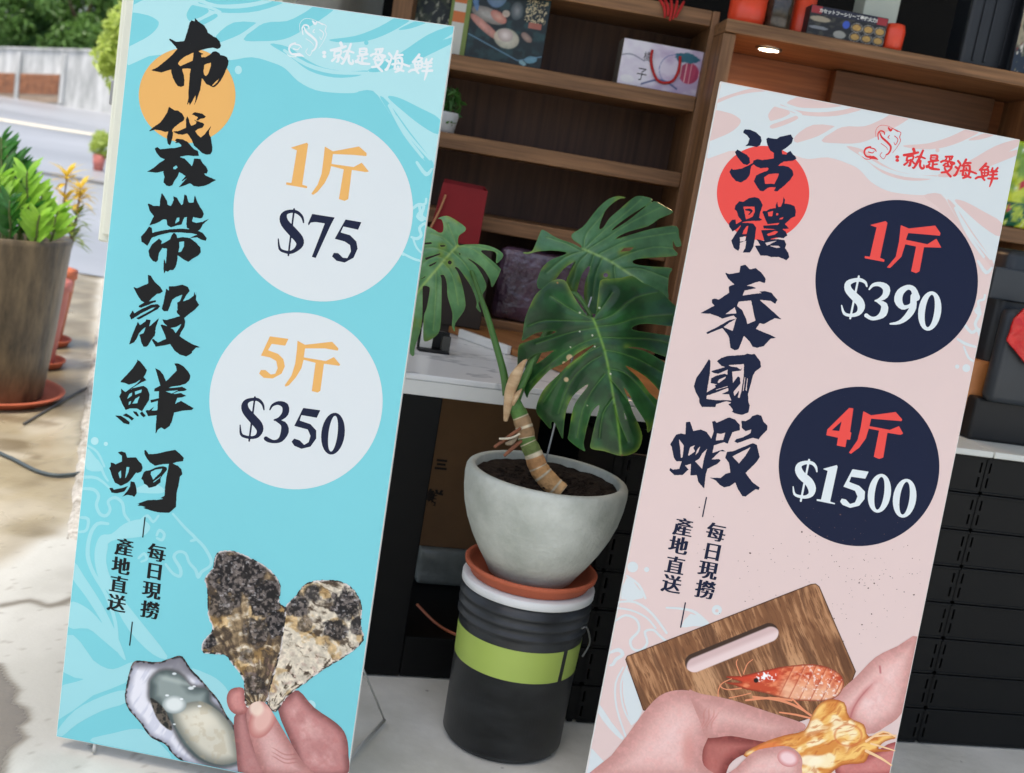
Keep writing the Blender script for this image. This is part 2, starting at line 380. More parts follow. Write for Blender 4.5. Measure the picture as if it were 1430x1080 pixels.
bark = mat('bark', (82, 66, 50), .9, var=.3, vscale=6, bump=.4, bscale=20)
tl = [(-20, 44.8, 'dense dark green tree at the far left above the brick panels'), (45, 45.6, 'dark green tree rising behind the second brick panel'), (110, 44.9, 'dark green tree behind the plain white stretch of wall'), (185, 45.8, 'dark green tree crown partly hidden by the white wall box')]
for i, (px, Y, lab) in enumerate(tl):
    b = at(px, 128, Y); t = thing('leafy_tree', lab, 'tree', (b.x, b.y, b.z - 1.0), 0, 'dark trees behind the boundary wall')
    rr = random.Random(i + 40)
    tube('trunk', [(0, 0, 0, .22), (.1, .1, 1.6, .17), (.05, 0, 3.2, .12), (.2, .1, 5.2, .06)], bark, t, 8)
    for k in range(3): tube('limb', [(.06, 0, 2.0 + .5 * k, .09), (.7 * math.cos(k * 2.1), .7 * math.sin(k * 2.1), 3.1 + .5 * k, .06), (1.2 * math.cos(k * 2.1), 1.2 * math.sin(k * 2.1), 4.0 + .5 * k, .03)], bark, t, 6)
    bl = [(rr.uniform(-1.1, 1.1), rr.uniform(-.8, .8), rr.uniform(2.0, 5.6), rr.uniform(.6, 1.05)) for _ in range(15)]
    leaf_cloud('crown', bl, 5200, .34, leaf_mat('tree_leaf_%d' % (i % 2), (56, 94, 54) if i % 2 else (66, 104, 50), (110, 152, 88) if i % 2 else (126, 164, 80)), t, 10 + i)
# ---- pale shrub beside the white box
b = ground(168, 318, .02); yb = 9.2; top = at(215, 40, yb)
t = thing('pale_shrub', 'pale yellow-green drooping shrub beside the white wall box', 'shrub', (top.x, yb, .0))
tube('trunk', [(0, 0, 0, .03), (.03, 0, .6, .025), (0, 0, 1.3, .02), (-.02, 0, top.z, .012)], bark, t, 8)
for x_, y_ in ((165, 45), (150, 78), (156, 108)):
    q_ = at(x_, y_, yb); tube('limb', [(0, 0, q_.z - .25, .014), ((q_.x - top.x) * .6, 0, q_.z - .02, .01), (q_.x - top.x, 0, q_.z, .005)], bark, t, 6)
bl = [(at(x, y, yb).x - top.x, .1 * k, at(x, y, yb).z, rr_) for k, (x, y, rr_) in enumerate([(168, 45, .1), (160, 62, .11), (147, 76, .11), (160, 85, .1), (150, 92, .08), (155, 108, .07), (170, 70, .14), (180, 40, .16), (190, 90, .16), (164, 122, .05), (146, 100, .04)])]
bl = [(x, .03 * (i % 3 - 1), z, r_) for i, (x, _, z, r_) in enumerate(bl)]
bl = [(x, y, z, r_ * 1.15) for x, y, z, r_ in bl]
leaf_cloud('crown', bl, 900, .085, leaf_mat('pale_leaf', (150, 172, 66), (206, 220, 120), .4), t, 31, droop=.8)

# ---- the shop
shop = thing('shop_building', 'dim open shop front with dark interior behind the two boards', 'building', (0, 0, 0))
dark = mat('shade_dark_wall', (18, 17, 16), .8, .2, var=.15, vscale=3)  # near-black paint carries the darkness of the unlit interior
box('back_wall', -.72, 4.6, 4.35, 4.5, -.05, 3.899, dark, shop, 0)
box('shade_roof', -1.7, 4.6, .5, 4.6, 3.9, 4.05, mat('ceiling', (205, 203, 196), .8, var=.1), shop, 0)  # unseen overhang stretched forward to shade the boards, pale to brighten the floor
box('side_wall', -.84, -.72, 3.0, 4.5, -.05, 3.899, mat('pillar_white', (196, 196, 188), .7, var=.06), shop, 0)
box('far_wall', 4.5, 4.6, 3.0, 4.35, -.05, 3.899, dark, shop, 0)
box('fascia', -1.7, 4.6, .44, .498, 3.8, 4.08, mat('fascia', (90, 88, 84), .7, var=.1), shop, 0)
# ---- white wall box seen past the left edge of the blue board
YB = 2.86
e0 = at(168, 0, YB); e1 = at(137, 337, YB); xl = (e0.x + e1.x) / 2
wb = thing('wall_box', 'tall white painted metal box with a latch beside the blue board', 'metal box', (xl, YB, e1.z))
wm = mat('white_enamel', (212, 214, 198), .45, .5, var=.05, vscale=3)
box('case', 0, .40, 0, .138, 0, 1.15, wm, wb, .006)
box('door', .014, .385, -.012, -.001, .02, 1.13, wm, wb, .004)
lt = at(155, 112, YB); lb = at(152, 146, YB)
box('latch', -.014, -.001, .02, .05, lb.z - e1.z, lt.z - e1.z, mat('steel', (150, 150, 150), .35, metal=.9), wb, .003)
box('bracket', .2, .39, .139, .22, .3, .8, wm, wb, .002)
# ================================================================== SHOP FITTINGS
wx = wood('shelf_wood', (100, 70, 44), (150, 110, 74), .5, 'x'); wz = wood('side_wood', (100, 70, 44), (146, 106, 72), .5, 'z')
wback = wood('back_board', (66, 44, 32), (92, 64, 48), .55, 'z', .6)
YAWC = math.radians(3.0)
cab = thing('shelf_cabinet', 'tall brown wooden shelf cabinet behind the monstera', 'cabinet')
cf = yaw_frame(cab, (.2, 3.5, .80), YAWC)
uR = cf.pt(1007, 15)[0]; uL = cf.pt(548, 10)[0]; zT = cf.pt(900, 20)[1]
zs = [cf.pt(800, 104.5)[1], cf.pt(800, 215.5)[1], cf.pt(740, 313)[1]]; TH = .046; DP = .33
ztop = cf.pt(996, 38)[1]
box('side_panel', uR - .022, uR, 0, DP, 0, ztop + TH, wz, cab)
box('side_panel', uL, uL + .06, 0, DP, 0, ztop + TH, wz, cab)
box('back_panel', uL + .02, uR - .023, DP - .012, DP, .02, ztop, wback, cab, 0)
for z in zs: box('shelf', uL + .0615, uR - .0235, .002, DP - .014, z - TH, z, wx, cab, .003)
box('top_board', uL + .0615, uR - .0235, .002, DP - .014, ztop, ztop + TH, wx, cab, .003)
box('bottom_board', uL + .0615, uR - .0235, .002, DP - .014, .0, .03, wx, cab, .003)
# right hand cabinet with lamp
cab2 = thing('display_cabinet', 'brown wooden display cabinet with a lit recess behind the pink board', 'cabinet')
c2 = yaw_frame(cab2, (.95, 3.42, .85), math.radians(5.0))
v0 = c2.pt(1008, 60)[0]; v1 = c2.pt(1500, 130)[0]; zt2 = c2.pt(1200, 60.6)[1]; zb2 = c2.pt(1200, 79.4)[1]; zs2 = c2.pt(1415, 318)[1]
wx2 = wood('recess_wood', (120, 70, 38), (152, 94, 54), .45, 'x')
box('side_panel', v0, v0 + .038, 0, .4, 0, zb2 - .002, wz, cab2)
box('top_board', v0, v1, -.01, .4, zb2, zt2, wx, cab2, .003)
box('back_panel', v0 + .04, v1, .36, .375, 0, zb2 - .002, wx2, cab2, 0)
xa = c2.pt(1166, 110, .3)[0]; xb = c2.pt(1388, 150, .3)[0]
box('inner_panel', xa, xb, .30, .358, zs2 + .01, zb2 - .004, wood('inner_wood', (86, 58, 38), (112, 76, 50), .5, 'x'), cab2, .003)
box('shelf', v0 + .04, v1, .002, .355, zs2 - .045, zs2, wx, cab2, .003)
box('side_panel', v1 - .03, v1, 0, .4, 0, zb2 - .002, wz, cab2) 
lx, lz = c2.pt(1078, 59, .13)
em = bpy.data.materials.new('lamp_glow'); em.use_nodes = True; pe = em.node_tree.nodes['Principled BSDF']
pe.inputs['Emission Color'].default_value = (1, .8, .55, 1); pe.inputs['Emission Strength'].default_value = 14
dl = thing('downlight', 'small round lit lamp under the display cabinet top', 'lamp'); dl.matrix_world = cab2.matrix_world @ Matrix.Translation((lx, .15, zb2))
lathe('lens', [(.0001, -.0065), (.03, -.0065), (.031, -.004)], em, dl, 32)
lathe('rim', [(.0315, -.001), (.04, -.001), (.041, -.004), (.038, -.007), (.032, -.007), (.0315, -.001)], mat('steel', (150, 150, 150), .35, metal=.9), dl, 32)
for kx in (0.0,):
    L = bpy.data.lights.new('downlight_beam', 'SPOT'); L.energy = 10; L.color = (1, .62, .32); L.spot_size = math.radians(150); L.spot_blend = .6; L.shadow_soft_size = .03
    lo = bpy.data.objects.new('downlight_beam', L); put(lo, dl); lo.location = (kx, 0, -.012)
# ---- marble counter
TC = math.radians(14.5)
mc = thing('marble_counter', 'white marble topped counter on a black frame behind the potted monstera', 'counter', (-.249, 2.595, 0), TC)
marb = mat('marble', (236, 238, 238), .25, .5, vscale=2.2, rgb2=(226, 228, 230), stretch=(1, 2.2, 1), detail=4)
n_ = marb.node_tree; rr_ = [x for x in n_.nodes if x.type == 'VALTORGB'][0]
for ps, cc in ((.485, (234, 236, 236)), (.5, (192, 196, 200)), (.52, (232, 234, 234))):
    e = rr_.color_ramp.elements.new(ps); e.color = tuple(lin(cc)) + (1,)
rr_.color_ramp.elements[0].position = .2
blk = mat('black_laminate', (8, 9, 9), .55, .2, var=.25, vscale=5)
box('top', -.6, .76, 0, .92, .764, .779, marb, mc, .003)
box('apron', -.6, .76, .002, .022, .727, .7635, mat('white_laminate', (232, 233, 229), .4, .5, var=.04), mc, .002)
lw = None
def mcl(px, py, y=0.0):
    d = ray(px, py); n = np.array([-math.sin(TC), math.cos(TC), 0]); o = np.array([-.249, 2.595, 0]) + n * y
    t = (n @ (o - CAM)) / (n @ d); P = CAM + d * t - o; return P[0] * math.cos(TC) + P[1] * math.sin(TC), P[2]
ul = mcl(619, 560)[0]
box('leg', ul - .13, ul, .006, .10, .0, .726, blk, mc, .003)
box('leg', -.58, -.50, .006, .10, .0, .726, blk, mc, .003)
box('plinth', -.495, .24, .004, .30, .001, mcl(560, 889)[1], blk, mc, .003) if False else None
box('plinth', ul + .001, .30, .008, .24, .0, mcl(600, 893)[1], blk, mc, .003)
box('plinth', -.499, ul - .131, .008, .24, .0, mcl(600, 893)[1], blk, mc, .003)
box('back_panel', -.6, .76, .90, .918, .0, .763, blk, mc, 0)
# things stored below it
def under(px, py, y): u, z = mcl(px, py, y); return Vector((-.249, 2.595, 0)) + Vector((math.cos(TC), math.sin(TC), 0)) * u + Vector((-math.sin(TC), math.cos(TC), 0)) * y
zsh = .0
p = under(640, 760, .42)
shelfp = mcl(620, 838, .3)[1]
sb = tag(box('storage_shelf', -.3, .42, .26, .85, shelfp - .03, shelfp, blk, None, .003), 'black low shelf under the marble counter', 'shelf'); sb.location = mc.location; sb.rotation_euler = mc.rotation_euler
crd = mat('cardboard', (118, 88, 58), .85, var=.12, vscale=6)
u0 = mcl(592, 700, .42)[0]; u1 = u0 + .30; z0 = shelfp + .11; z1 = mcl(640, 566, .42)[1]
cb = thing('cardboard_box', 'brown cardboard box with dark print under the counter', 'box', mc.location, TC)
box('carton', u0, u1, .42, .70, z0, .72, crd, cb, .004)
ink = mat('ink', (34, 26, 20), .8)
def text_mesh(s, size, bold=0.0):
    c = bpy.data.curves.new('t', 'FONT'); c.body = s; c.size = size; c.align_x = 'CENTER'; c.align_y = 'CENTER'; c.offset = bold; c.resolution_u = 3
    o = bpy.data.objects.new('t', c); COL.objects.link(o); bpy.context.view_layer.update()
    me = bpy.data.meshes.new_from_object(o.evaluated_get(bpy.context.evaluated_depsgraph_get()))
    v = np.array([x.co[:] for x in me.vertices]); f = [tuple(p_.vertices) for p_ in me.polygons]
    bpy.data.objects.remove(o); bpy.data.curves.remove(c); bpy.data.meshes.remove(me); return v, f
for s_, px, py, sz in (('鮮', 606, 697, .05), ('三', 616, 650, .035)):
    v, f = text_mesh(s_, sz, .002); u, z = mcl(px, py, .42)
    v = np.stack([v[:, 0] + u, np.full(len(v), .4193), v[:, 1] + z], -1); mesh_obj('printed_mark', v, f, ink, cb)
# translucent wrapped pack below the carton
pk = thing('wrapped_pack', 'pale grey plastic wrapped pack under the cardboard box', 'pack', mc.location, TC)
bm = bmesh.new(); add_box(bm, u0 + .01, u1 - .01, .40, .66, shelfp, z0 - .001, .012); bmesh.ops.subdivide_edges(bm, edges=bm.edges, cuts=3, use_grid_fill=True)
for v in bm.verts:
    if v.co.z < z0 - .02 and v.co.z > shelfp + .01: v.co.y += .012 * (vnoise(v.co.x * 40, v.co.z * 60, 3) - .5)
bm_obj('pack', bm, mat('plastic_film', (120, 126, 122), .25, .5, var=.2, vscale=12, bump=.4, bscale=25), pk, True)
a = under(601, 888, .1); b = under(628, 903, -.0)
hz = mcl(600, 893)[1]
pip = tube('copper_tube', [(a.x - .05, a.y + .06, hz + .02, .004), (a.x, a.y, hz + .008, .004), (a.x + .04, a.y - .04, hz + .005, .004), (a.x + .09, a.y - .07, hz + .005, .004)], mat('copper', (190, 110, 76), .4, .5), None, 8)
tag(pip, 'thin copper coloured tube lying on the black plinth', 'tube')
# ---- black crates
CY = math.radians(13.0); C0 = Vector((.268, 2.532, 0))
def crl(px, py):
    d = ray(px, py); n = np.array([-math.sin(CY), math.cos(CY), 0]); o = np.array(C0); t = (n @ (o - CAM)) / (n @ d); P = CAM + d * t - o; return P[0] * math.cos(CY) + P[1] * math.sin(CY), P[2]
cm = mat('black_plastic', (9, 10, 10), .5, .25, var=.2, vscale=7)
def crate(name, w, h, d):
    """open slotted crate: panel with four real slots near each end, raised rim and foot"""
    bm = bmesh.new(); xs_ = [0, .009, .0145, w - .0145, w - .009, w]; zs_ = [.006, .016, h * .44, h * .56, h - .016, h - .006]
    sl = {(1, 1), (3, 1), (1, 3), (3, 3)}
    g_ = {}
    def vv(i, k, y):
        q = (i, k, y)
        if q not in g_: g_[q] = bm.verts.new((xs_[i], y, zs_[k]))
        return g_[q]
    for y in (.004, .009):
        for i in range(len(xs_) - 1):
            for k in range(len(zs_) - 1):
                if (i, k) in sl: continue
                bm.faces.new([vv(i, k, y), vv(i + 1, k, y), vv(i + 1, k + 1, y), vv(i, k + 1, y)])
    for (i, k) in sl:
        cs = [(i, k), (i + 1, k), (i + 1, k + 1), (i, k + 1)]
        for a_, b_ in zip(cs, cs[1:] + cs[:1]): bm.faces.new([vv(*a_, .004), vv(*b_, .004), vv(*b_, .009), vv(*a_, .009)])
    add_box(bm, 0, w, 0, .012, h - .0065, h - .0005, .0015); add_box(bm, .004, w - .004, .002, .012, 0.0005, .0065, .0015)
    add_box(bm, 0, .005, .0125, d, .002, h - .001); add_box(bm, w - .005, w, .0125, d, .002, h - .001); add_box(bm, .006, w - .006, d - .006, d, .002, h - .001); add_box(bm, .006, w - .006, .0125, d - .007, .001, .006)
    return bm_obj(name, bm, cm)
uA = crl(843, 800)[0]; uB = crl(1362, 720)[0]; cw = (uB - uA) / 2; RH = .0985
names_col = ['behind the white bucket', 'left of the pink board foot', 'hidden behind the pink board', 'right of the pink board']
tops = [7, 7, 8, 8]; cols = [(0, uA - .003), (uA, cw - .003), (uA + cw, cw - .003), (uB, .50)]
ordn = ['bottom', 'second lowest', 'third lowest', 'fourth lowest', 'fifth', 'sixth', 'seventh', 'topmost']
wherec = ['narrow column behind the bucket', 'column between bucket and pink board', 'column behind the pink board', 'column right of the pink board']
for ci, (u_, w_) in enumerate(cols):
    proto = None
    for r in range(tops[ci]):
        if proto is None: o = proto = crate('storage_crate', w_, RH - .001, .30)
        else: o = proto.copy(); COL.objects.link(o)
        o.location = C0 + Vector((math.cos(CY), math.sin(CY), 0)) * u_ + Vector((0, 0, r * RH)); o.rotation_euler = (0, 0, CY)
        tag(o, '%s black slotted plastic crate in the %s' % (ordn[r], wherec[ci]), 'crate', 'black crates stacked along the shop front')
rc = thing('white_counter', 'white worktop lying over the black crates at the right', 'counter', C0, CY)
zc = crl(1385, 630)[1]; uj = crl(1384, 637)[0]
wl2 = mat('white_worktop', (214, 216, 208), .4, .5, var=.05)
box('top', uA + cw + .15, uj - .002, -.012, .55, 8 * RH, zc, wl2, rc, .003); box('top', uj + .001, uj + .6, -.012, .55, 8 * RH, zc, wl2, rc, .003)
def crp(px, py, y):
    d = ray(px, py); n = np.array([-math.sin(CY), math.cos(CY), 0]); o = np.array(C0) + n * y; t = (n @ (o - CAM)) / (n @ d); P = CAM + d * t; return Vector(P)
# ---- till terminal on that worktop
pb = crp(1400, 620, .12); tm = thing('till_terminal', 'black plastic till terminal on the white worktop at the right edge', 'till', (pb.x, pb.y, C0.z + zc), CY)
tf = Frame(tm, (pb.x, pb.y, zc), (math.cos(CY), math.sin(CY), 0), (0, 0, 1))
gp = mat('grey_plastic', (44, 50, 56), .4, .5, var=.1); bk = mat('dark_plastic', (16, 17, 19), .5, .4)
L = lambda x, y, d=0.0: tf.pt(x, y, d)
x0, z0_ = L(1352, 610); x1, z1_ = L(1480, 585)
box('base', x0, x1, 0, .24, .0, L(1400, 560)[1], bk, tm, .008)
bm = bmesh.new(); xa_, za_ = L(1378, 560, -.02); add_box(bm, xa_, xa_ + .22, -.03, .02, L(1390, 562)[1] + .001, L(1400, 428)[1], .018); bm_obj('bezel', bm, gp, tm, True)
bm = bmesh.new(); xq = L(1402, 425, .06)[0]; add_box(bm, L(1378, 470, .06)[0], L(1378, 470, .06)[0] + .26, .04, .15, L(1400, 555)[1] , L(1402, 346, .06)[1], .02); bm_obj('screen_housing', bm, mat('slate_plastic', (30, 35, 40), .38, .5), tm, True)
box('screen_lid', L(1384, 400, .03)[0], L(1384, 400, .03)[0] + .24, .026, .038, L(1400, 420)[1], L(1402, 374, .03)[1], gp, tm, .004)
rp = thing('red_pouch', 'shiny red paper pouch hanging on the till terminal', 'pouch', tm.location, CY)
fl = Field((1330, 320), 3.18, (1395, 425, 1470, 530), 1.2); fl.add([(240, 495), (270, 400), (318, 352), (400, 340), (420, 620), (330, 610), (290, 560), (250, 510)])
V_, F_ = fl.march(False); tfr = Frame(rp, (pb.x, pb.y, zc), (math.cos(CY), math.sin(CY), 0), (0, 0, 1)); uu, vv_ = tfr.loc(V_[:, 0], V_[:, 1], -.045)
o = mesh_obj('pouch', np.stack([uu, -.045 + .012 * (fbm(uu * 30, vv_ * 30, 4) - .5), vv_], -1), F_, mat('red_foil', (206, 30, 26), .25, .5, var=.15, vscale=20), rp, True)
sm_ = o.modifiers.new('thick', 'SOLIDIFY'); sm_.thickness = .006; sm_.offset = 1
bt = thing('reflection_block', 'small copper coloured block standing in for an orange reflection beside the till terminal', 'tray', crp(1372, 524, .2)); bt.location.z = zc  # block added in place of an orange light reflection
bm = bmesh.new(); add_box(bm, -.06, .05, -.05, .05, 0, crp(1372, 502, .2).z - zc, .006); bm_obj('tray', bm, mat('reflection_orange', (200, 128, 72), .35, .5, var=.2, vscale=8), bt)
# ---- wooden board on the marble with white front rail
A = ground(642, 462, .80); B = ground(925, 562, .80); wbd = thing('serving_board', 'large wooden board with a white front rail on the marble counter', 'board', (A.x, A.y, .7795))
dv = (B - A); ang = math.atan2(dv.y, dv.x); wbd.rotation_euler = (0, 0, ang); LL = dv.length
box('board', -.12, LL + .05, .012, .55, .0005, .022, wood('oak_board', (134, 86, 46), (178, 124, 74), .4, 'x', .7), wbd, .003)
box('rail', -.0, .24, -.004, .010, .0005, .026, mat('white_laminate', (232, 233, 229), .4, .5, var=.04), wbd, .002)
# ================================================================== THE TWO BOARDS
def board_frame(root, v):
    y, l, t = v[3:6]; ex = np.array([math.cos(y), math.sin(y), 0]); n0 = np.array([math.sin(y), -math.cos(y), 0]); ez = np.array([0, 0, 1.])
    up = math.cos(l) * ez - math.sin(l) * n0
    return Frame(root, v[:3], math.cos(t) * ex + math.sin(t) * up, -math.sin(t) * ex + math.cos(t) * up)
BW, BH, BT = .60, 1.482, .010
blue = thing('menu_board', 'tall light blue price board with oyster photo leaning on a wire stand', 'sign board')
LF = board_frame(blue, (-.48799, 2.02588, .02865, -.07922, .04513, .01821))
pink = thing('menu_board', 'tall pale pink price board with shrimp photo at the right', 'sign board')
RF = board_frame(pink, (.57344, 2.04052, .04557, .01616, .14426, -.02092))
blue['group'] = pink['group'] = 'price boards on wire stands'
def panel(fr, face, edge):
    m = mat('board_edge', edge, .7, .3, var=.05)
    bm = bmesh.new(); add_box(bm, -BW / 2, BW / 2, 0, BT, 0, BH, .0008); bm_obj('panel', bm, m, fr.root)
    me = mesh_obj('printed_sheet', [(-BW / 2 + .0012, -.0004, .0012), (BW / 2 - .0012, -.0004, .0012), (BW / 2 - .0012, -.0004, BH - .0012), (-BW / 2 + .0012, -.0004, BH - .0012)], [(0, 1, 2, 3)], face, fr.root)
panel(LF, mat('sky_blue_print', (118, 197, 205), .5, .22, var=.02, vscale=1.5), (225, 225, 218))
panel(RF, mat('pale_pink_print', (218, 196, 190), .5, .22, var=.02, vscale=1.5), (225, 222, 215))
# wire stands
wire = mat('stand_wire', (186, 186, 180), .4, .5)
for fr, s in ((LF, 1), (RF, -1)):
    Mi = fr.root.matrix_world.inverted()
    def w2l(p): return Mi @ Vector(p)
    def rod(pts, r): tube('stand_wire', [tuple(w2l(p)) + (r,) for p in pts], wire, fr.root, 8, 1)
    o = fr.o
    for k in (-1, 1):
        if fr is LF and k == 1:
            q = ground(537, 1006, .004); q2 = ground(505, 955, .004) if False else None
            topp = fr.root.matrix_world @ Vector((.20, BT + .004, .42)); f0 = fr.root.matrix_world @ Vector((.24, BT + .004, .02))
            rod([topp, q], .0022); rod([q, (f0.x, f0.y + .01, .006)], .0042)
        else:
            topp = fr.root.matrix_world @ Vector((.2 * k, BT + .004, .42)); q = Vector((topp.x + .03 * k, topp.y + .30, .004)); f0 = fr.root.matrix_world @ Vector((.24 * k, BT + .004, .02))
            rod([topp, q], .0022); rod([q, (f0.x, f0.y + .01, .006)], .0042)
        fo = fr.root.matrix_world @ Vector((.22 * k, BT * .5, 0))
        rod([(fo.x, fo.y, fo.z - .001), (fo.x, fo.y, .003)], .004)
    a_ = fr.root.matrix_world @ Vector((-.22, BT + .006, .42)); b_ = fr.root.matrix_world @ Vector((.22, BT + .006, .42)); rod([a_, b_], .0025)
INKB = mat('black_ink', (14, 15, 16), .5, .2); NAVY = mat('navy_ink', (16, 25, 52), .5, .2)
GOLD = mat('gold_ink', (222, 170, 96), .5, .22); REDI = mat('coral_ink', (228, 76, 68), .5, .22)
DISCW = mat('disc_white', (207, 214, 215), .5, .22); NAVYD = mat('navy_disc', (16, 25, 52), .5, .2)
LW = mat('pale_wave', (168, 214, 217), .5, .22); RW = mat('white_wave', (206, 214, 214), .5, .22); LB = mat('sky_blue_over', (118, 197, 205), .5, .22); RB = mat('pink_over', (214, 190, 184), .5, .22)
WHI = mat('white_ink', (220, 226, 226), .5, .22); PWHI = mat('price_white', (216, 224, 224), .5, .22)

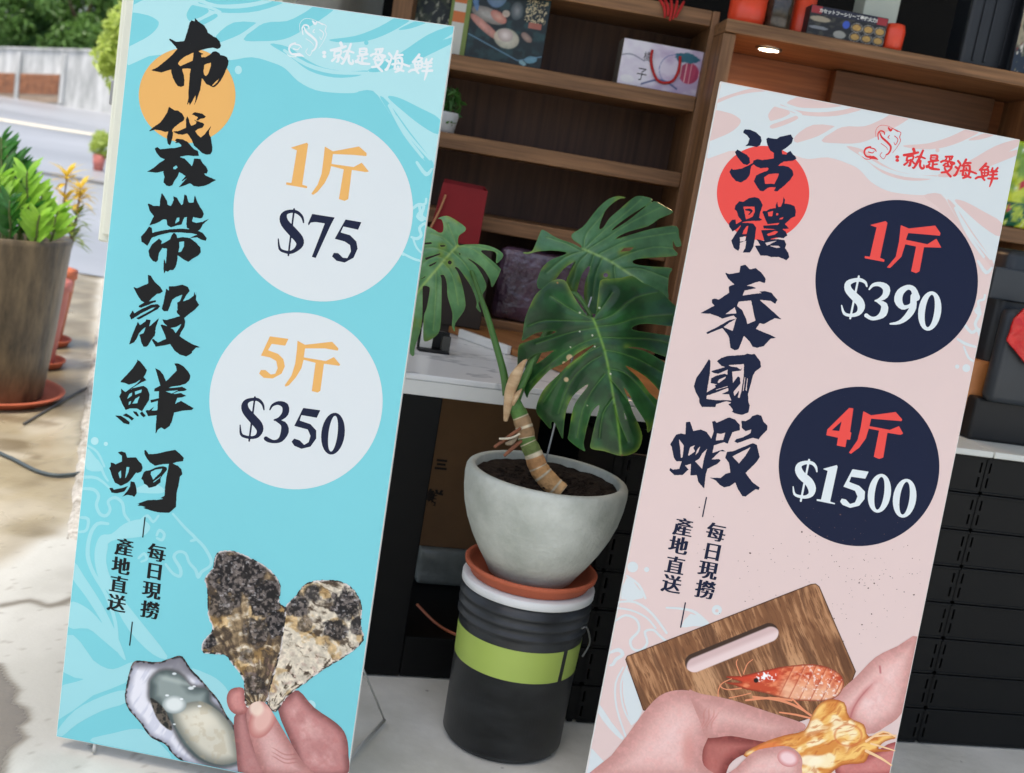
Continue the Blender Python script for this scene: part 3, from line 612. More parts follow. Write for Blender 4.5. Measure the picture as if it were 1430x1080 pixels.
# ---- brush lettering, traced as outlines: (crop origin, scale, [outlines], [holes])
GL = {
'cloth': ((205, 20), 8.308, [[(560,45),(610,95),(665,130),(705,190),(710,215),(775,260),(810,275),(845,315),(862,360),(855,390),(820,405),(770,390),(700,400),(640,415),(600,432),(640,455),(665,460),(630,475),(635,500),(680,500),(735,470),(765,440),(800,430),(840,450),(855,475),(905,485),(935,505),(950,545),(945,590),(925,640),(895,710),(860,770),(825,815),(790,845),(765,850),(735,830),(690,812),(655,755),(640,745),(635,790),(625,870),(605,930),(575,1010),(550,1060),(565,1000),(572,930),(555,960),(530,1010),(500,1060),(490,1020),(475,1055),(468,1040),(485,980),(485,900),(495,780),(500,700),(512,635),(470,632),(415,635),(415,660),(430,700),(440,770),(435,830),(400,845),(360,835),(330,790),(305,740),(285,670),(285,645),(240,655),(170,678),(60,655),(55,650),(130,615),(160,590),(245,520),(300,470),(355,405),(320,360),(260,295),(270,285),(340,320),(435,315),(470,210),(500,100),(520,70),(555,85)]],
  [[(545,445),(535,540),(490,560),(390,605),(365,575),(380,545),(440,495)], [(745,565),(745,600),(715,690),(690,720),(665,700),(660,660),(670,590),(700,575)], [(845,745),(820,790),(770,835),(760,825),(800,785)]]),
'bag': ((200, 145), 9.0, [[(325,40),(400,85),(440,85),(495,130),(522,180),(510,215),(460,245),(400,290),(375,320),(365,345),(378,365),(370,430),(355,480),(340,525),(310,505),(300,440),(300,410),(318,350),(275,355),(215,335),(150,328),(70,350),(110,310),(220,235),(270,165),(305,110)],
  [(555,155),(575,190),(585,240),(605,280),(665,255),(670,230),(640,205),(700,225),(745,240),(770,262),(750,300),(690,320),(655,345),(680,385),(725,425),(770,390),(815,330),(855,285),(830,340),(832,390),(850,420),(860,480),(872,550),(865,610),(845,635),(795,642),(740,620),(700,580),(640,530),(610,455),(575,400),(555,375),(500,390),(440,385),(375,350),(440,345),(540,305),(540,200)],
  [(610,135),(650,108),(740,125),(790,160),(770,185),(720,190),(690,215),(670,205),(690,175),(650,150)],
  [(425,440),(500,450),(560,480),(600,530),(640,575),(685,590),(705,655),(640,660),(560,650),(470,665),(465,675),(520,690),(570,740),(615,790),(630,740),(640,690),(680,690),(720,695),(750,750),(790,790),(815,840),(800,880),(760,875),(790,905),(850,930),(920,960),(870,985),(840,1005),(780,1030),(700,1045),(640,1035),(590,1000),(520,1030),(450,1050),(500,990),(555,935),(500,970),(475,980),(535,912),(490,880),(455,860),(430,920),(385,985),(370,1025),(330,1040),(290,1025),(255,990),(270,920),(255,870),(240,885),(262,845),(180,868),(50,855),(130,810),(200,750),(275,700),(215,675),(170,620),(145,565),(180,545),(215,575),(330,560),(400,558),(480,540),(480,520),(450,490),(385,500),(420,480),(400,460)]],
  [[(380,800),(415,775),(435,800),(410,825),(380,825)]]),
'belt': ((190, 265), 9.0, [[(325,40),(360,90),(390,140),(398,190),(440,210),(460,170),(475,130),(470,85),(515,100),(540,150),(575,195),(590,180),(600,120),(610,62),(640,80),(655,150),(670,165),(725,165),(740,70),(770,150),(800,210),(840,270),(853,310),(835,355),(800,362),(720,345),(705,400),(760,420),(840,405),(930,360),(870,410),(840,440),(810,500),(775,520),(700,510),(640,480),(635,440),(640,345),(610,350),(575,425),(585,437),(520,450),(440,475),(395,445),(385,375),(340,375),(280,415),(170,450),(205,375),(225,335),(175,270),(150,185),(165,175),(220,205),(300,205),(305,130)],
  [(165,465),(200,480),(205,545),(300,520),(420,500),(560,492),(680,498),(780,520),(835,540),(890,610),(880,645),(820,630),(770,600),(680,608),(770,565),(700,550),(560,538),(430,540),(300,570),(200,605),(170,660),(145,705),(70,655),(65,590),(120,530)],
  [(290,615),(325,645),(320,685),(380,655),(430,625),(445,580),(480,540),(510,570),(520,610),(590,597),(680,610),(760,670),(810,730),(815,790),(780,830),(710,870),(660,908),(600,880),(545,840),(525,825),(520,890),(500,970),(470,1010),(430,1010),(400,1035),(375,1020),(355,1055),(345,1000),(355,860),(375,930),(385,830),(390,740),(330,735),(290,800),(275,890),(250,912),(210,895),(170,840),(157,770),(200,690),(250,650)]],
  [[(515,355),(548,350),(545,395),(500,425),(490,425)], [(545,660),(605,650),(605,710),(570,780),(530,790),(545,730)]]),
'shell': ((175, 380), 9.0, [[(285,38),(320,45),(370,125),(440,185),(475,245),(440,270),(400,275),(330,335),(300,370),(385,355),(390,372),(300,410),(200,450),(170,440),(175,420),(240,385),(200,360),(150,285),(105,190),(150,205),(290,145)],
  [(95,480),(115,520),(200,470),(330,410),(410,405),(440,430),(410,465),(330,510),(170,600),(140,580),(230,535),(330,480),(390,440),(330,455),(200,520),(110,580),(75,598),(55,550)],
  [(515,210),(550,235),(550,180),(620,180),(720,160),(790,190),(810,240),(770,290),(725,370),(800,345),(860,300),(875,240),(880,300),(895,250),(890,350),(930,415),(880,470),(800,530),(740,580),(755,620),(745,690),(700,760),(685,805),(730,840),(830,900),(950,948),(890,950),(840,1000),(840,1020),(770,1062),(690,1040),(620,990),(565,905),(480,925),(385,940),(335,855),(355,840),(410,888),(515,840),(490,770),(445,668),(465,660),(535,685),(485,640),(470,595),(520,605),(620,575),(690,555),(655,520),(645,490),(658,480),(655,385),(690,365),(720,285),(640,315),(590,350),(560,440),(540,490),(490,495),(460,465),(480,390),(500,290)],
  [(265,595),(320,605),(300,690),(380,620),(430,570),(390,680),(375,750),(385,745),(370,800),(330,850),(290,920),(270,940),(230,940),(205,890),(180,790),(230,770),(260,690),(210,730),(175,770),(150,830),(110,885),(50,912),(75,830),(120,720),(160,625),(185,670),(255,620)]],
  [[(705,655),(680,705),(635,770),(600,720),(570,705),(640,690)]]),
'fresh': ((155, 495), 9.391, [[(350,70),(380,90),(430,150),(472,205),(455,260),(430,300),(465,340),(400,370),(330,410),(230,480),(300,440),(430,412),(480,450),(508,530),(500,600),(450,680),(410,745),(340,710),(250,710),(195,730),(150,650),(110,555),(135,510),(135,450),(190,495),(260,445),(340,390),(405,320),(330,370),(240,397),(180,375),(125,365),(140,340),(200,280),(290,180),(345,95)],
  [(50,800),(130,805),(200,850),(250,890),(240,920),(170,905),(110,850)], [(155,800),(200,772),(260,810),(305,840),(275,868),(230,830)], [(290,745),(340,755),(370,810),(345,815),(310,780)], [(380,770),(410,750),(460,808),(430,825),(400,800)],
  [(580,180),(640,210),(690,270),(722,355),(790,290),(865,210),(855,160),(830,118),(890,120),(950,155),(1010,220),(1045,280),(1030,340),(980,385),(900,410),(790,425),(745,445),(860,435),(935,425),(1000,462),(960,482),(880,485),(800,525),(920,508),(990,545),(930,565),(870,572),(835,665),(860,640),(920,610),(990,650),(1085,705),(1060,730),(940,738),(830,765),(800,880),(770,940),(705,985),(660,960),(620,985),(585,1045),(590,940),(600,800),(490,810),(455,740),(480,730),(500,735),(570,685),(530,740),(610,735),(615,610),(525,635),(520,600),(630,575),(632,485),(570,485),(570,450),(650,410),(620,310),(600,240)]],
  [[(280,500),(275,545),(215,585),(240,520)], [(405,460),(400,500),(320,530),(315,490)], [(380,545),(345,640),(280,648),(320,585)], [(270,605),(255,650),(230,670),(235,625)], [(720,485),(830,475),(880,470),(800,515)]]),
'oyster': ((145, 620), 10.8, [[(220,125),(270,115),(330,130),(355,210),(400,205),(490,205),(520,250),(570,300),(588,370),(570,415),(510,440),(490,430),(430,510),(370,580),(260,635),(170,585),(130,500),(100,400),(80,370),(105,340),(105,280),(150,290),(180,310),(275,265),(275,180),(225,140)],
  [(85,665),(135,660),(150,690),(260,670),(370,635),(310,720),(200,745),(120,735)], [(405,565),(465,575),(490,650),(500,740),(460,800),(430,780),(350,770),(285,795),(350,720),(400,640)],
  [(610,95),(635,95),(680,155),(800,150),(940,115),(1080,90),(1140,140),(1210,210),(1195,262),(1110,270),(1040,295),(1120,330),(1170,380),(1185,460),(1150,490),(1130,620),(1100,740),(1090,950),(990,1040),(850,1035),(760,1020),(590,965),(640,955),(570,935),(500,935),(545,915),(510,905),(640,855),(780,840),(760,850),(900,830),(860,815),(920,780),(925,650),(940,540),(985,300),(900,305),(775,330),(700,280),(650,220),(615,150)],
  [(640,405),(690,400),(790,355),(890,335),(950,355),(955,390),(900,460),(860,510),(855,580),(780,640),(680,665),(650,620),(610,600),(590,545),(565,530),(605,430)]],
  [[(345,350),(390,350),(375,420),(340,500),(322,520),(335,430)], [(265,395),(262,510),(245,520),(220,440)], [(885,375),(860,430),(745,540),(710,460),(710,420),(790,385)], [(870,480),(840,520),(750,585),(745,575)]]),
'live': ((1010, 175), 11.37, [[(320,95),(345,68),(430,75),(520,115),(590,180),(610,250),(580,320),(535,350),(480,340),(420,330),(345,335),(395,290),(415,215),(370,160),(320,125)], [(185,430),(225,385),(290,430),(370,470),(415,520),(425,600),(380,635),(310,615),(250,540),(210,490)],
  [(130,690),(160,710),(290,690),(400,640),(470,600),(480,565),(540,540),(620,555),(800,530),(800,440),(740,400),(700,310),(680,220),(710,200),(790,215),(850,220),(900,185),(1070,150),(1110,210),(1085,290),(1000,360),(930,405),(935,460),(1000,470),(1020,435),(1065,410),(1110,470),(1145,495),(1160,535),(1110,565),(960,580),(910,610),(870,645),(940,645),(1040,665),(1100,720),(1115,790),(1060,870),(980,950),(860,1050),(800,1045),(830,990),(760,985),(700,1000),(640,1050),(580,1040),(530,970),(485,890),(520,800),(610,755),(700,725),(720,690),(700,675),(590,685),(520,655),(480,625),(440,660),(420,790),(370,860),(280,912),(200,890),(130,810),(95,745)]],
  [[(885,770),(860,840),(810,935),(740,930),(665,935),(645,830),(720,780),(800,768)]]),
'body': ((1010, 268), 10.8, [[(170,270),(180,210),(240,145),(300,155),(380,100),(470,80),(540,100),(595,200),(560,300),(540,390),(590,425),(540,440),(450,440),(330,450),(280,470),(370,470),(450,480),(495,540),(480,680),(450,840),(400,915),(290,920),(330,850),(345,740),(250,770),(245,850),(225,895),(160,850),(120,740),(170,660),(250,540),(270,500),(190,570),(140,600),(90,530),(85,480),(130,425),(185,420),(190,490),(280,440),(225,370),(200,290)],
  [(600,290),(650,290),(700,260),(790,245),(790,200),(815,150),(825,230),(870,225),(900,150),(905,75),(930,120),(925,180),(1010,190),(1075,220),(1095,300),(1085,370),(1020,400),(930,490),(990,555),(890,565),(940,600),(965,660),(910,700),(800,690),(690,720),(820,715),(920,730),(950,790),(930,850),(980,920),(995,990),(950,1035),(900,1010),(840,985),(720,985),(660,965),(560,965),(510,880),(475,815),(560,810),(500,715),(620,745),(570,580),(820,570),(610,555),(600,510),(820,500),(850,470),(670,490),(640,430),(590,310)]],
  [[(300,225),(470,225),(475,300),(440,380),(340,420),(325,330),(310,260)], [(350,520),(380,510),(350,640),(285,640),(310,580)], [(250,690),(345,670),(330,740),(250,755)], [(670,310),(750,290),(740,370),(680,370)], [(800,325),(830,325),(825,355),(795,355)], [(850,400),(910,380),(890,415),(845,420)], [(655,640),(780,590),(825,605),(780,645),(680,670)], [(630,770),(820,735),(690,800),(660,815)], [(700,815),(830,815),(860,840),(800,850)]]),
'thai': ((970, 362), 8.308, [[(530,80),(590,65),(640,120),(710,105),(780,165),(825,230),(815,280),(750,260),(680,280),(605,310),(670,318),(710,338),(580,365),(555,425),(680,405),(780,395),(750,378),(820,372),(890,390),(960,475),(935,520),(880,485),(750,472),(830,540),(940,640),(1010,700),(930,685),(850,730),(800,755),(755,745),(710,810),(800,850),(880,880),(945,915),(880,925),(800,1010),(720,1030),(670,1015),(640,960),(570,890),(540,970),(510,1045),(465,1060),(415,1030),(400,910),(370,860),(320,800),(150,870),(130,855),(260,790),(400,710),(490,690),(450,655),(320,692),(280,670),(180,635),(65,628),(230,540),(200,510),(200,470),(230,458),(280,470),(400,390),(395,320),(430,305),(460,295),(390,230),(350,155),(400,175),(520,155)]],
  [[(510,495),(655,480),(690,650),(705,715),(612,755),(600,700),(550,590),(490,545)], [(465,560),(485,630),(355,640)], [(480,695),(460,770),(440,835),(335,790),(400,740)]]),
'country': ((965, 490), 11.37, [[(285,130),(308,170),(300,350),(250,660),(390,580),(375,545),(410,535),(310,515),(320,440),(390,400),(530,365),(575,380),(580,300),(430,365),(350,350),(315,325),(540,260),(480,240),(410,165),(480,115),(570,85),(850,65),(890,45),(960,60),(1010,50),(1060,120),(1100,170),(1110,260),(1020,330),(980,400),(940,560),(905,680),(910,820),(932,870),(910,980),(810,1020),(710,1000),(640,965),(670,950),(635,895),(590,850),(640,825),(560,800),(400,850),(385,895),(170,892),(130,820),(125,750),(70,650),(45,560),(85,430),(180,300)]],
  [[(650,330),(680,330),(790,315),(840,215),(835,400),(800,640),(770,750),(740,745),(770,620),(690,720),(672,655),(785,520),(775,425),(745,405),(665,510)], [(580,230),(840,212),(790,300),(730,265),(640,250)], [(240,765),(250,710),(310,695),(590,590),(590,640),(480,690),(600,690),(640,790),(560,785),(400,785)], [(420,500),(440,460),(560,405),(540,440),(440,515)], [(850,420),(860,420),(835,640),(820,640)], [(890,430),(900,430),(880,650),(865,620)], [(385,620),(580,560),(580,572),(400,626)]]),
'prawn': ((930, 575), 8.64, [[(240,130),(290,120),(330,235),(420,215),(490,245),(530,300),(545,330),(575,240),(555,120),(590,110),(610,135),(760,70),(830,95),(890,160),(890,225),(830,240),(800,250),(745,385),(700,370),(580,405),(560,500),(680,460),(720,480),(650,480),(545,580),(640,570),(660,590),(620,630),(500,690),(480,760),(460,930),(390,850),(370,765),(295,770),(300,630),(230,650),(270,700),(200,765),(100,765),(40,710),(50,680),(85,700),(160,690),(190,600),(130,600),(95,560),(70,430),(50,395),(120,280),(180,262),(235,275)],
  [(910,110),(960,115),(1010,90),(1040,55),(1100,35),(1150,50),(1175,120),(1225,170),(1220,220),(1160,280),(1115,335),(1050,315),(960,345),(860,380),(825,360),(850,330),(930,310),(1020,260),(1030,215),(960,235),(915,200)],
  [(735,485),(800,480),(1050,380),(1095,400),(1130,545),(1100,600),(960,740),(1040,850),(1130,915),(1120,945),(1080,935),(960,1025),(920,1020),(870,940),(835,855),(770,900),(700,915),(645,880),(600,830),(530,798),(660,800),(720,750),(775,735),(760,620),(715,560)]],
  [[(155,330),(215,410),(200,550),(180,560),(170,430)], [(355,400),(330,440),(350,480),(280,530),(265,530),(290,430)], [(415,415),(390,490),(350,530),(380,450)], [(495,450),(460,560),(435,690),(350,600),(400,570),(440,500)], [(615,262),(660,270),(715,255),(690,340),(600,350)], [(1020,430),(960,530),(880,625),(800,540)]]),
}
EXTRA = {'body': [(330,262),(400,252),(450,288),(395,352),(378,345),(410,300),(330,282)]}
for gi, (k, (o, s, outs, holes)) in enumerate(GL.items()):
    pts = np.concatenate([np.array(p) for p in outs]); lo = pts.min(0) / s + o - 2; hi = pts.max(0) / s + o + 2
    f = Field(o, s, (lo[0], lo[1], hi[0], hi[1]), .55)
    for p in outs: f.add(p)
    for p in holes: f.sub(p)
    if k in EXTRA: f.add(EXTRA[k])
    f.rough(.32, 1.6, gi)
    (LF if gi < 6 else RF).print_field('brush_character', f, INKB if gi < 6 else NAVY, 6)
# ---- discs
def disc(fr, name, cx, cy, rx, ry, m, layer, tilt=0):
    f = Field((0, 0), 1.0, (cx - rx - 3, cy - ry - 3, cx + rx + 3, cy + ry + 3), 1.0); f.add(ell(cx, cy, rx, ry, tilt, 90)); return fr.print_field(name, f, m, layer)
disc(LF, 'gold_disc', 261.5, 133.5, 67.5, 66.5, GOLD, 5)
disc(LF, 'price_disc', 451.5, 293, 125.3, 128.3, DISCW, 5); disc(LF, 'price_disc', 413.5, 560, 121, 123.5, DISCW, 5)
disc(RF, 'coral_disc', 1065.5, 270, 64.5, 66, REDI, 5)
disc(RF, 'price_disc', 1252, 393, 113.5, 113.5, NAVYD, 5); disc(RF, 'price_disc', 1199.5, 651.5, 112.2, 111.3, NAVYD, 5)
# ---- prices
def jobs(fr, o, s, box_, items, m, name):
    for it in items:
        f = Field(o, s, box_, .7)
        for kind, p in it:
            if kind == 'p': f.add(p)
            elif kind == 'h': f.sub(p)
            elif kind == 's': f.line(p)
        fr.print_field(name, f, m, 6)
P_ = lambda *a: ('p', list(a))
jobs(LF, (280, 160), 3.972, (396, 196, 518, 284), [[('p', [(500,185),(590,157),(598,165),(565,390),(592,398),(592,410),(475,390),(477,377),(505,380),(535,200)])],
  [('p', [(690,178),(735,205),(880,178),(922,215),(922,232),(850,225),(735,220),(727,275),(850,292),(895,268),(935,318),(915,320),(840,308),(820,470),(800,480),(768,470),(795,305),(725,287),(715,330),(690,380),(650,430),(625,447),(615,440),(650,390),(672,330),(685,230)])]], GOLD, 'price_character')
jobs(LF, (280, 160), 3.972, (384, 286, 508, 370), [[('s', [(572,600,4),(565,570,7),(540,545,9),(510,537,9),(475,545,12),(460,570,20),(470,605,24),(510,650,26),(545,690,25),(552,720,20),(530,750,12),(500,765,9),(470,762,8),(440,745,7),(432,690,3)]), ('s', [(520,525,5),(488,782,5)])],
  [('p', [(620,552),(745,572),(720,620),(645,785),(640,797),(618,790),(690,605),(640,597),(612,600),(600,618),(597,605)])],
  [('p', [(805,583),(893,598),(875,640),(793,622),(778,655),(830,670),(865,705),(872,745),(850,795),(800,822),(755,812),(730,788),(740,768),(765,770),(790,795),(815,797),(835,760),(830,725),(800,705),(745,690)])]], NAVY, 'price_character')
jobs(LF, (260, 420), 3.972, (359, 466, 478, 552), [[('p', [(465,198),(568,212),(550,250),(475,240),(455,275),(510,295),(540,325),(548,365),(530,405),(480,432),(430,428),(405,405),(415,385),(440,385),(470,410),(495,405),(508,375),(500,335),(465,315),(415,305)])],
  [('p', [(618,222),(660,245),(810,228),(845,265),(843,278),(770,265),(660,265),(653,315),(775,335),(820,313),(855,355),(850,362),(765,350),(745,500),(730,510),(697,502),(718,345),(652,328),(640,375),(610,425),(570,470),(550,478),(548,468),(585,415),(605,350),(615,270)])]], GOLD, 'price_character')
jobs(LF, (260, 420), 3.972, (330, 552, 486, 638), [[('s', [(432,605,4),(425,575,7),(400,550,9),(365,548,9),(335,560,13),(325,585,19),(335,615,22),(365,650,24),(400,690,24),(410,720,18),(395,750,11),(365,760,8),(330,755,8),(305,740,7),(300,690,3)]), ('s', [(382,535,5),(350,778,5)])],
  [('s', [(465,605,4),(480,580,7),(515,568,11),(550,585,18),(550,625,18),(520,655,11),(490,662,5)]), ('s', [(500,665,5),(540,685,16),(548,725,22),(525,770,14),(490,782,9),(460,775,12),(443,765,12)])],
  [('p', [(650,595),(745,608),(725,650),(640,635),(630,665),(690,685),(722,720),(722,765),(690,810),(640,822),(600,805),(585,782),(600,765),(630,775),(655,800),(680,785),(690,750),(675,715),(600,695)])],
  [('p', ell(815, 738, 65, 117, 7)), ('h', ell(815, 738, 25, 100, 7))]], NAVY, 'price_character')
jobs(RF, (980, 110), 3.176, (1205, 306, 1318, 384), [[('p', [(745,650),(815,632),(823,640),(790,795),(810,803),(808,813),(722,797),(723,787),(745,790),(775,660)])],
  [('p', [(882,650),(918,665),(1035,652),(1058,685),(1055,697),(915,685),(905,715),(1000,735),(1040,710),(1062,750),(985,748),(965,855),(950,863),(928,855),(950,745),(902,735),(885,790),(835,840),(820,838),(860,790),(875,720)])]], REDI, 'price_character')
jobs(RF, (920, 340), 3.575, (1172, 384, 1318, 464), [[('s', [(1038,215,4),(1030,195,7),(1005,183,9),(975,185,10),(945,200,14),(945,230,18),(970,260,20),(1000,290,21),(1010,320,18),(995,350,11),(960,360,8),(925,350,7),(912,310,3)]), ('s', [(998,165,5),(955,375,5)])],
  [('s', [(1050,230,4),(1070,208,8),(1105,205,12),(1135,225,18),(1130,260,15),(1100,282,8),(1080,287,4)]), ('s', [(1090,290,5),(1125,310,16),(1120,350,18),(1090,372,10),(1060,375,9),(1035,360,10)])],
  [('s', [(1285,270,18),(1270,230,14),(1240,220,12),(1205,245,18),(1195,285,20),(1215,318,13),(1245,315,8),(1262,300,6)]), ('s', [(1270,265,14),(1268,320,17),(1240,365,15),(1200,395,9),(1155,402,4)])],
  [('p', ell(1352, 338, 57, 99, 8)), ('h', ell(1352, 338, 23, 82, 8))]], PWHI, 'price_character')
jobs(RF, (1070, 520), 4.319, (1150, 566, 1264, 644), [[('p', [(500,215),(525,218),(505,360),(513,365),(505,408),(485,405),(477,452),(425,442),(432,395),(362,380),(368,345)]), ('h', [(455,295),(440,355),(395,350)])],
  [('p', [(585,235),(632,260),(780,240),(820,285),(815,295),(632,280),(622,325),(745,348),(800,325),(825,370),(810,378),(730,365),(705,515),(680,523),(648,510),(680,352),(618,340),(600,400),(560,455),(510,492),(498,485),(550,410),(570,330)])]], REDI, 'price_character')
jobs(RF, (1070, 520), 4.319, (1102, 640, 1284, 726), [[('s', [(305,600,4),(298,570,8),(275,548,10),(235,545,11),(200,560,15),(195,590,22),(215,625,25),(255,660,26),(275,700,24),(270,735,16),(240,752,10),(205,750,9),(170,735,7),(162,690,3)]), ('s', [(258,528,6),(208,776,6)])],
  [('p', [(340,583),(425,560),(430,570),(385,780),(415,790),(413,797),(303,775),(305,765),(330,768),(370,595)])],
  [('p', [(520,585),(617,600),(597,642),(512,630),(500,662),(560,685),(595,720),(592,765),(560,805),(505,818),(460,800),(445,780),(455,762),(480,768),(505,795),(535,785),(550,750),(535,715),(465,690)])],
  [('p', ell(682, 730, 69, 118, 8)), ('h', ell(682, 730, 28, 100, 8))], [('p', ell(834, 760, 70, 118, 8)), ('h', ell(834, 760, 29, 100, 8))]], PWHI, 'price_character')
# ---- small column text and rules
def glyph(fr, s_, px, py, size_px, m, rot=0, layer=6, fat=.0, squeeze=1.0, name='caption_character'):
    u, v = fr.pt(px, py); u2, _ = fr.pt(px + 10, py + 10 * math.tan(ROLL)); sc = abs(u2 - u) / (10 / math.cos(ROLL)) * size_px
    vv, ff = text_mesh(s_, sc, 0.0); vv[:, 0] *= squeeze; vv[:, 1] -= (vv[:, 1].max() + vv[:, 1].min()) / 2; vv[:, 0] -= (vv[:, 0].max() + vv[:, 0].min()) / 2
    out = []; of = []; c, s2 = math.cos(rot), math.sin(rot)
    for k, dx in enumerate((-fat, -fat / 2, 0, fat / 2, fat) if fat else (0,)):
        b = len(out)
        for x, y, _ in vv: xx = x + dx * sc; out.append((u + xx * c - y * s2, -.0004 - LAY * layer - .00002 * k, v + xx * s2 + y * c))
        of += [tuple(i + b for i in q) for q in ff]
    return mesh_obj(name, out, of, m, fr.root)
for s_, x, y in zip('每日現撈產地直送', (870, 858, 842, 832, 690, 672, 660, 648), (365, 470, 575, 682, 335, 437, 540, 645)): glyph(LF, s_, x / 3.972, 680 + y / 3.972, 26, INKB, fat=.045)
for s_, x, y in zip('每日現撈產地直送', (503, 487, 463, 448, 338, 315, 298, 280), (660, 760, 852, 948, 635, 725, 825, 920)): glyph(RF, s_, 860 + x / 3.6, 560 + y / 3.6, 27, NAVY, fat=.045)
def rule(fr, a, b, m, w=.9):
    f = Field((0, 0), 1, (min(a[0], b[0]) - 3, a[1] - 3, max(a[0], b[0]) + 3, b[1] + 3), .6); f.line([(a[0], a[1], w), (b[0], b[1], w)], 1); fr.print_field('printed_rule', f, m, 6)
rule(LF, (202.7, 723), (199.6, 750), INKB); rule(LF, (185, 869), (181.3, 901), INKB); rule(RF, (986.4, 695), (981, 721.5), NAVY); rule(RF, (957, 842), (950.5, 876), NAVY)
# ---- logo line in brush strokes, the same art on both boards
LOGO = [[[(540,312,12),(552,345,10)],[(445,372,10),(500,365,11),(585,345,9)],[(478,390,8),(470,425,8)],[(480,390,6),(535,380,8),(530,415,7),(478,425,6)],[(512,420,9),(505,470,10),(490,480,6)],[(485,440,7),(448,468,9)],[(525,430,7),(548,455,8)],[(560,395,6),(600,385,8),(655,405,7)],[(635,325,8),(610,380,10),(580,440,11),(545,498,8),(530,495,5)],[(610,430,9),(605,480,9),(625,505,10),(645,495,8),(642,470,5)]],
 [[(715,375,8),(775,378,9),(765,420,8),(712,418,7),(718,375,7)],[(715,398,5),(765,400,5)],[(690,440,8),(785,425,8)],[(735,440,8),(730,490,9)],[(735,465,7),(775,462,7)],[(700,460,8),(675,490,10),(668,478,6)],[(680,480,8),(720,505,11),(795,515,8)]],
 [[(860,388,8),(930,385,8)],[(870,405,7),(860,420,7)],[(900,400,7),(900,420,7)],[(925,398,7),(915,415,7)],[(815,440,9),(850,428,8),(945,450,9),(925,468,7)],[(860,455,8),(840,475,8)],[(880,445,8),(885,470,9)],[(910,455,7),(925,475,7)],[(855,485,8),(920,490,9),(880,535,9),(820,545,8)],[(850,500,8),(870,540,9),(910,585,9)]],
 [[(985,430,9),(1005,455,9)],[(960,490,9),(985,510,9)],[(945,575,9),(965,560,10),(1010,465,7)],[(1065,415,9),(1045,455,9),(1025,480,7)],[(1050,450,8),(1110,450,8)],[(1045,480,8),(1030,570,9)],[(1045,480,7),(1100,480,9),(1090,570,9),(1035,600,8)],[(1010,530,8),(1080,525,8),(1165,555,8)],[(1065,500,7),(1070,515,7)],[(1060,550,7),(1065,565,7)],[(1035,570,7),(1110,595,8)]],
 [[(1265,455,9),(1235,490,10),(1200,520,7)],[(1245,480,8),(1290,490,7),(1270,510,6)],[(1215,520,8),(1225,575,8)],[(1215,520,7),(1285,520,9),(1275,575,8),(1225,575,7)],[(1220,548,6),(1280,548,6)],[(1250,520,6),(1250,575,6)],[(1160,605,8),(1190,590,9),(1240,590,8)],[(1230,600,8),(1248,620,8)],[(1330,500,7),(1320,525,8)],[(1380,500,8),(1360,525,8)],[(1310,540,7),(1375,535,8)],[(1300,570,7),(1370,565,8)],[(1285,605,8),(1375,605,9)],[(1340,530,9),(1325,610,10),(1300,685,5)]]]
EMB = [[(190,215,5),(185,160,6),(210,130,7),(245,140,7),(250,165,5)],[(205,150,5),(225,195,10),(270,235,11),(310,280,10),(310,320,9),(290,355,8),(265,370,6)],[(165,190,2),(165,120,2),(210,75,2),(280,80,2),(330,105,2),(380,140,2)],[(290,100,8),(310,125,12),(325,112,6)],[(330,105,4),(380,130,5),(415,150,3),(400,190,4),(410,230,3),(370,300,2),(330,350,2)],[(350,180,4),(385,215,4),(360,270,3),(345,245,3)],[(215,255,3),(265,290,3),(285,320,2)],[(300,175,4),(285,195,4),(300,205,3)],[(110,290,9),(65,305,10),(48,345,8),(70,385,9),(110,390,12)],[(110,300,6),(150,310,6),(168,335,4)],[(90,340,6),(130,350,5),(150,330,3)],[(110,400,10),(140,395,16),(185,415,4)],[(25,385,2),(60,410,4),(110,412,3)],[(225,345,3),(205,375,3),(240,410,3),(265,375,3)]]
LR = mat('logo_red', (216, 56, 56), .5, .22)
def logo_both():
    for ch in LOGO: both('logo_character', 6, [], LR, WHI, (1200, 165), 7.15, .4, [[(x, y, r * 1.3) for x, y, r in st] for st in ch])
    both('logo_emblem', 6, [], LR, WHI, (1200, 165), 7.15, .4, EMB)
    both('logo_seal', 6, [ell(378, 390, 20, 17, 5), ell(378, 424, 19, 15, 5)], LR, WHI, (1200, 165), 7.15, .4)
# ---- wave art: traced on the pink board, repeated on the blue one in board coordinates
def both(nm, layer, outs, colr, coll, o=(980, 110), s=3.176, step=1.0, lines=()):
    pts = np.concatenate([np.array(p, float)[:, :2] for p in list(outs) + list(lines)]); lo = pts.min(0) / s + o - 4; hi = pts.max(0) / s + o + 4
    f = Field(o, s, (lo[0], lo[1], hi[0], hi[1]), step)
    for p in outs: f.add(p, 3)
    for p in lines: f.line(p)
    f.clip([((x - o[0]) * s, (y - o[1]) * s) for x, y in ((807.5, 1139), (1007.5, 115.5), (1423.5, 196), (1214.5, 1213))])
    V_, F_ = f.march(); u, v = RF.loc(V_[:, 0], V_[:, 1])
    for fr, m in ((RF, colr), (LF, coll)):
        mesh_obj(nm, np.stack([u, np.full(len(u), -.0004 - LAY * layer), v], -1), F_, m, fr.root)
def edge_poly(p): return p
WAVE = [[(60,-20),(400,20),(800,100),(1200,190),(1440,250),(1400,420),(1330,780),(1300,850),(1285,830),(1235,780),(1180,690),(1120,600),(1060,512),(980,517),(900,512),(820,497),(750,458),(700,405),(650,378),(560,350),(470,357),(410,340),(330,318),(220,318),(120,322),(0,332)]]
both('wave_print', 2, WAVE, RW, LW)
logo_both()
